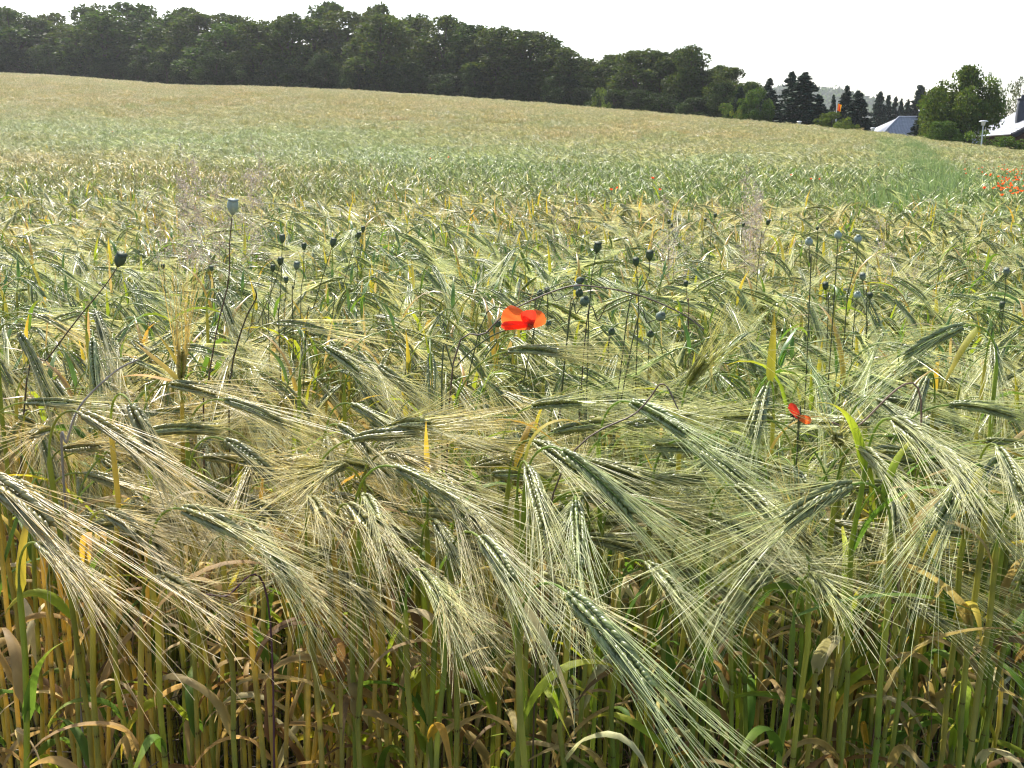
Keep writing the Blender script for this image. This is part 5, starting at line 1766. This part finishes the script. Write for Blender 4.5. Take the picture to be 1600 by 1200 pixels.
def left_house():
    # main roof with a hip at its left end, a small gable facing the field at its right
    Y = 104.0
    X0 = (1385 - 800) / F * Y; sc_ = Y / F
    root = empty("hipped_house", (X0, Y, 0), math.radians(4))
    tag(root, "low house with a grey slate roof and dark square chimney behind the crest", "house")
    rz = 4.75; ez = 2.2
    rl = 4.6      # ridge length
    dpt = 4.4
    gzz = gz(X0, Y) - 1
    g = G(); g.box((-3.3, -dpt + .5, gzz), (rl + 1.0, dpt - .5, ez - .02))
    obj("wall", g.mesh("wall", M_BRICK, smooth=False), root)
    g = G()
    A, B = (-4.2, -dpt, ez), (rl + 1.5, -dpt, ez)
    Rl, Rr = (0, 0, rz), (rl + 1.5, 0, rz)
    slab(g, [A, B, Rr, Rl], .16)
    roof = obj("roof", g.mesh("roof", M_FASCIA, smooth=False), root)
    slates(roof, [A, B, Rr, Rl], 18, 26, M_ROOF1, "roof_slates", seed=5)
    g = G(); slab(g, [(rl + 1.5, dpt, ez), (-4.2, dpt, ez), (0, 0.004, rz), (rl + 1.5, 0.004, rz)], .16)
    r2 = obj("roof", g.mesh("roof", M_ROOF1, smooth=False), root)
    g = G()
    V = [(-4.2, -dpt, ez), (0, 0, rz), (-4.2, dpt, ez)]
    g.add([(-4.22, -dpt, ez), (-.01, 0, rz), (-4.22, dpt, ez), (-4.2, -dpt, ez - .16), (0, 0, rz - .2), (-4.2, dpt, ez - .16)], [(0, 3, 4, 1), (1, 4, 5, 2), (2, 5, 3, 0)], [(0, 1, 2), (5, 4, 3)])
    obj("hip", g.mesh("hip", M_ROOF1, smooth=False), root)
    g = G(); g.tube(np.array([[0, 0, rz + .05], [rl + 1.5, 0, rz + .05]]), [.10, .10], 8, rg=rng)
    g.tube(np.array([[-4.2, -dpt, ez + .07], [0, 0, rz + .06]]), [.08, .08], 8, rg=rng)
    obj("ridge_cap", g.mesh("ridge_cap", M_ROOF1), root)
    # small gable wing facing the field
    gx0, gx1 = 1.0, 4.6
    gm = (gx0 + gx1) / 2; gt = 4.25; ge = 2.75; yf = -dpt - .9
    g = G()
    g.add([(gx0 + .2, yf + .3, gzz), (gx1 - .2, yf + .3, gzz), (gx1 - .2, yf + .3, ge), (gm, yf + .3, gt - .15), (gx0 + .2, yf + .3, ge),
           (gx0 + .2, -1.5, gzz), (gx1 - .2, -1.5, gzz), (gx1 - .2, -1.5, ge), (gm, -1.5, gt - .15), (gx0 + .2, -1.5, ge)],
          [(0, 1, 2, 4), (0, 4, 9, 5), (1, 6, 7, 2), (4, 3, 8, 9), (3, 2, 7, 8)], [(4, 2, 3)])
    obj("gable", g.mesh("gable", M_WOODWALL, smooth=False), root)
    for sgn, xa in ((-1, gx0 - .25), (1, gx1 + .25)):
        g = G()
        q = [(xa, yf, ge - .25), (gm + sgn * .002, yf, gt), (gm + sgn * .002, -1.0, gt), (xa, -1.0, ge - .25)]
        slab(g, q, .22)
        obj("roof", g.mesh("roof", M_FASCIA, smooth=False), root)
    for sgn, xa in ((-1, gx0 - .25), (1, gx1 + .25)):
        slates(roof, [(xa, -1.0, ge - .25), (xa, yf, ge - .25), (gm + sgn * .002, yf, gt), (gm + sgn * .002, -1.0, gt)], 8, 14, M_ROOF1, "roof_slates", seed=7)
    # chimney
    cx = 2.25
    g = G(); g.box((cx - .45, -1.35, 3.3), (cx + .45, -.55, 5.35))
    ch = obj("chimney", g.mesh("chimney", M_SLATE, smooth=False), root)
    g = G(); g.box((cx - .52, -1.42, 5.353), (cx + .52, -.48, 5.50))
    obj("chimney_cap", g.mesh("chimney_cap", M_CAP, smooth=False), ch)
    g = G(); g.tube(np.array([[-.1, -3.2, 2.9], [-.1, -3.2, 3.35]]), [.06, .06], 8, rg=rng)
    obj("vent_pipe", g.mesh("vent_pipe", M_SLATE), root)
    window(root, (-1.5, -dpt + .49, ez - .9), (1, 0, 0), 1.3, 1.1)


right_house()
left_house()

# ------------------------------------------------------------------ lamps and flag
def street_lamp(px, ptop, Y, label, capw=.42):
    r = ray(px, ptop); t_ = Y / r[1]
    top = np.array([0, 0, EYE]) + r * t_
    z0 = gz(top[0], top[1])
    H = top[2] - z0
    root = empty("street_lamp", (top[0], top[1], z0))
    tag(root, label, "street lamp", "mushroom street lamps behind the crest")
    g = G(); g.tube(np.array([[0, 0, 0], [0, 0, H * .5], [0, 0, H - .30]]), [.05, .04, .03], 8, rg=rng)
    obj("post", g.mesh("post", M_METAL), root)
    g = G(); lathe(g, [(.03, H - .30), (.09, H - .28), (.12, H - .10), (.115, H - .07)], (.5, .5, .5), np.eye(3), np.zeros(3), 14)
    obj("lamp_globe", g.mesh("lamp_globe", M_FRAME), root)
    g = G(); lathe(g, [(capw * .48, H - .08), (capw * .5, H - .06), (capw * .35, H - .015), (.001, H)], (.5, .5, .5), np.eye(3), np.zeros(3), 16)
    obj("lamp_cap", g.mesh("lamp_cap", M_FRAME), root)


street_lamp(1537, 188, 60, "white mushroom lamp on a post before the right house", .50)
street_lamp(1364, 199, 68, "small lamp post in front of the grey slate roof", .34)
street_lamp(1249, 189, 74, "white lamp cap just showing over the crest left of the flagpole", .38)


def flag():
    Y = 74.0
    r = ray(1308, 160); t_ = Y / r[1]
    top = np.array([0, 0, EYE]) + r * t_
    z0 = gz(top[0], top[1]); H = top[2] - z0
    root = empty("flagpole", (top[0], top[1], z0))
    tag(root, "white flagpole standing behind the crest between the conifers", "flagpole")
    g = G(); g.tube(np.array([[0, 0, 0], [0, 0, H * .6], [0, 0, H]]), [.045, .04, .03], 8, rg=rng)
    obj("pole", g.mesh("pole", M_FRAME), root)
    g = G(); lathe(g, [(.01, H), (.05, H + .03), (.05, H + .07), (.001, H + .1)], (.5, .5, .5), np.eye(3), np.zeros(3), 10)
    obj("finial", g.mesh("finial", M_METAL), root)
    fr = empty("flag", (top[0], top[1], z0 + H - .08))
    tag(fr, "limp orange, red and yellow flag hanging at the top of the pole", "flag")
    cols_ = [(.85, .28, .02), (.72, .06, .02), (.85, .50, .03)]
    nu, nv = 7, 7
    for k, c in enumerate(cols_):
        u = np.linspace(k / 3, (k + 1) / 3, nu)[:, None]; v = np.linspace(0, 1, nv)[None]
        # hanging cloth, gathered in folds
        X = .05 + (.26 * u + .03) * (1 - .25 * v); Yy = .07 * np.sin(u * 14 + v * 2) * (.4 + v)
        Z = -v * .46 - .10 * u
        V = np.stack([X + 0 * v, Yy + 0 * X, Z + 0 * X], -1)
        i = np.arange(nu - 1)[:, None] * nv + np.arange(nv - 1)[None]
        Q = np.stack([i, i + 1, i + nv + 1, i + nv], -1).reshape(-1, 4)
        m = plant_mat("flag_cloth", trans=.4, rough=.8, spec=.1, tint=False, tboost=(1, 1, 1), noise_amt=.05)
        obj("stripe", mk_mesh("stripe", V.reshape(-1, 3), Q, None, np.tile(c, (nu * nv, 1)), (m,)), fr)


flag()


# ------------------------------------------------------------------ green weeds in the wheel track
def build_track_weeds():
    rg = np.random.default_rng(88)
    g = G()
    for ti, dn in ((0, 160), (1, 330), (2, 420), (3, 110)):
        pts, w = TRACKS[ti]
        for a, b in zip(pts[:-1], pts[1:]):
            L_ = np.linalg.norm(b - a)
            n = int(L_ * dn * 2 * w)
            t_ = rg.random((n, 1)); off = rg.uniform(-w, w, (n, 2))
            xy = a + (b - a) * t_ + off
            z = rise(xy[:, 0], xy[:, 1])
            q = np.linspace(0, 1, 3)
            h = rg.uniform(.84, 1.0, n)
            d = rg.normal(0, .12, (n, 2))
            P = np.stack([xy[:, 0:1] + d[:, 0:1] * q ** 2, xy[:, 1:2] + d[:, 1:2] * q ** 2, z[:, None] + h[:, None] * q], -1)
            g.tube(P, np.array([[.007, .009, .002]]), 2, np.array([[.22, .30, .11]]) * rg.uniform(.7, 1.3, (n, 1)), rg)
    o = obj("track_grass", g.mesh("track_grass", M_WEED))
    tag(o, "green grass growing in the curved wheel tracks of the far field", "grass", kind='stuff')


build_track_weeds()

# ------------------------------------------------------------------ air
hz = new_mat("haze")
hm, ht = hz
pv = ht.nodes.new("ShaderNodeVolumePrincipled")
pv.inputs["Color"].default_value = (0.94, 0.97, 1.0, 1)
pv.inputs["Density"].default_value = 0.00022
pv.inputs["Anisotropy"].default_value = 0.45
ho = ht.nodes.new("ShaderNodeOutputMaterial")
ht.links.new(pv.outputs[0], ho.inputs["Volume"])
g = G(); g.box((-1500, -80, -22), (1500, 1420, 66))
hb_ = obj("haze", g.mesh("haze", hm, smooth=False))
tag(hb_, "thin summer haze in the air over the whole place", "haze", kind='stuff')
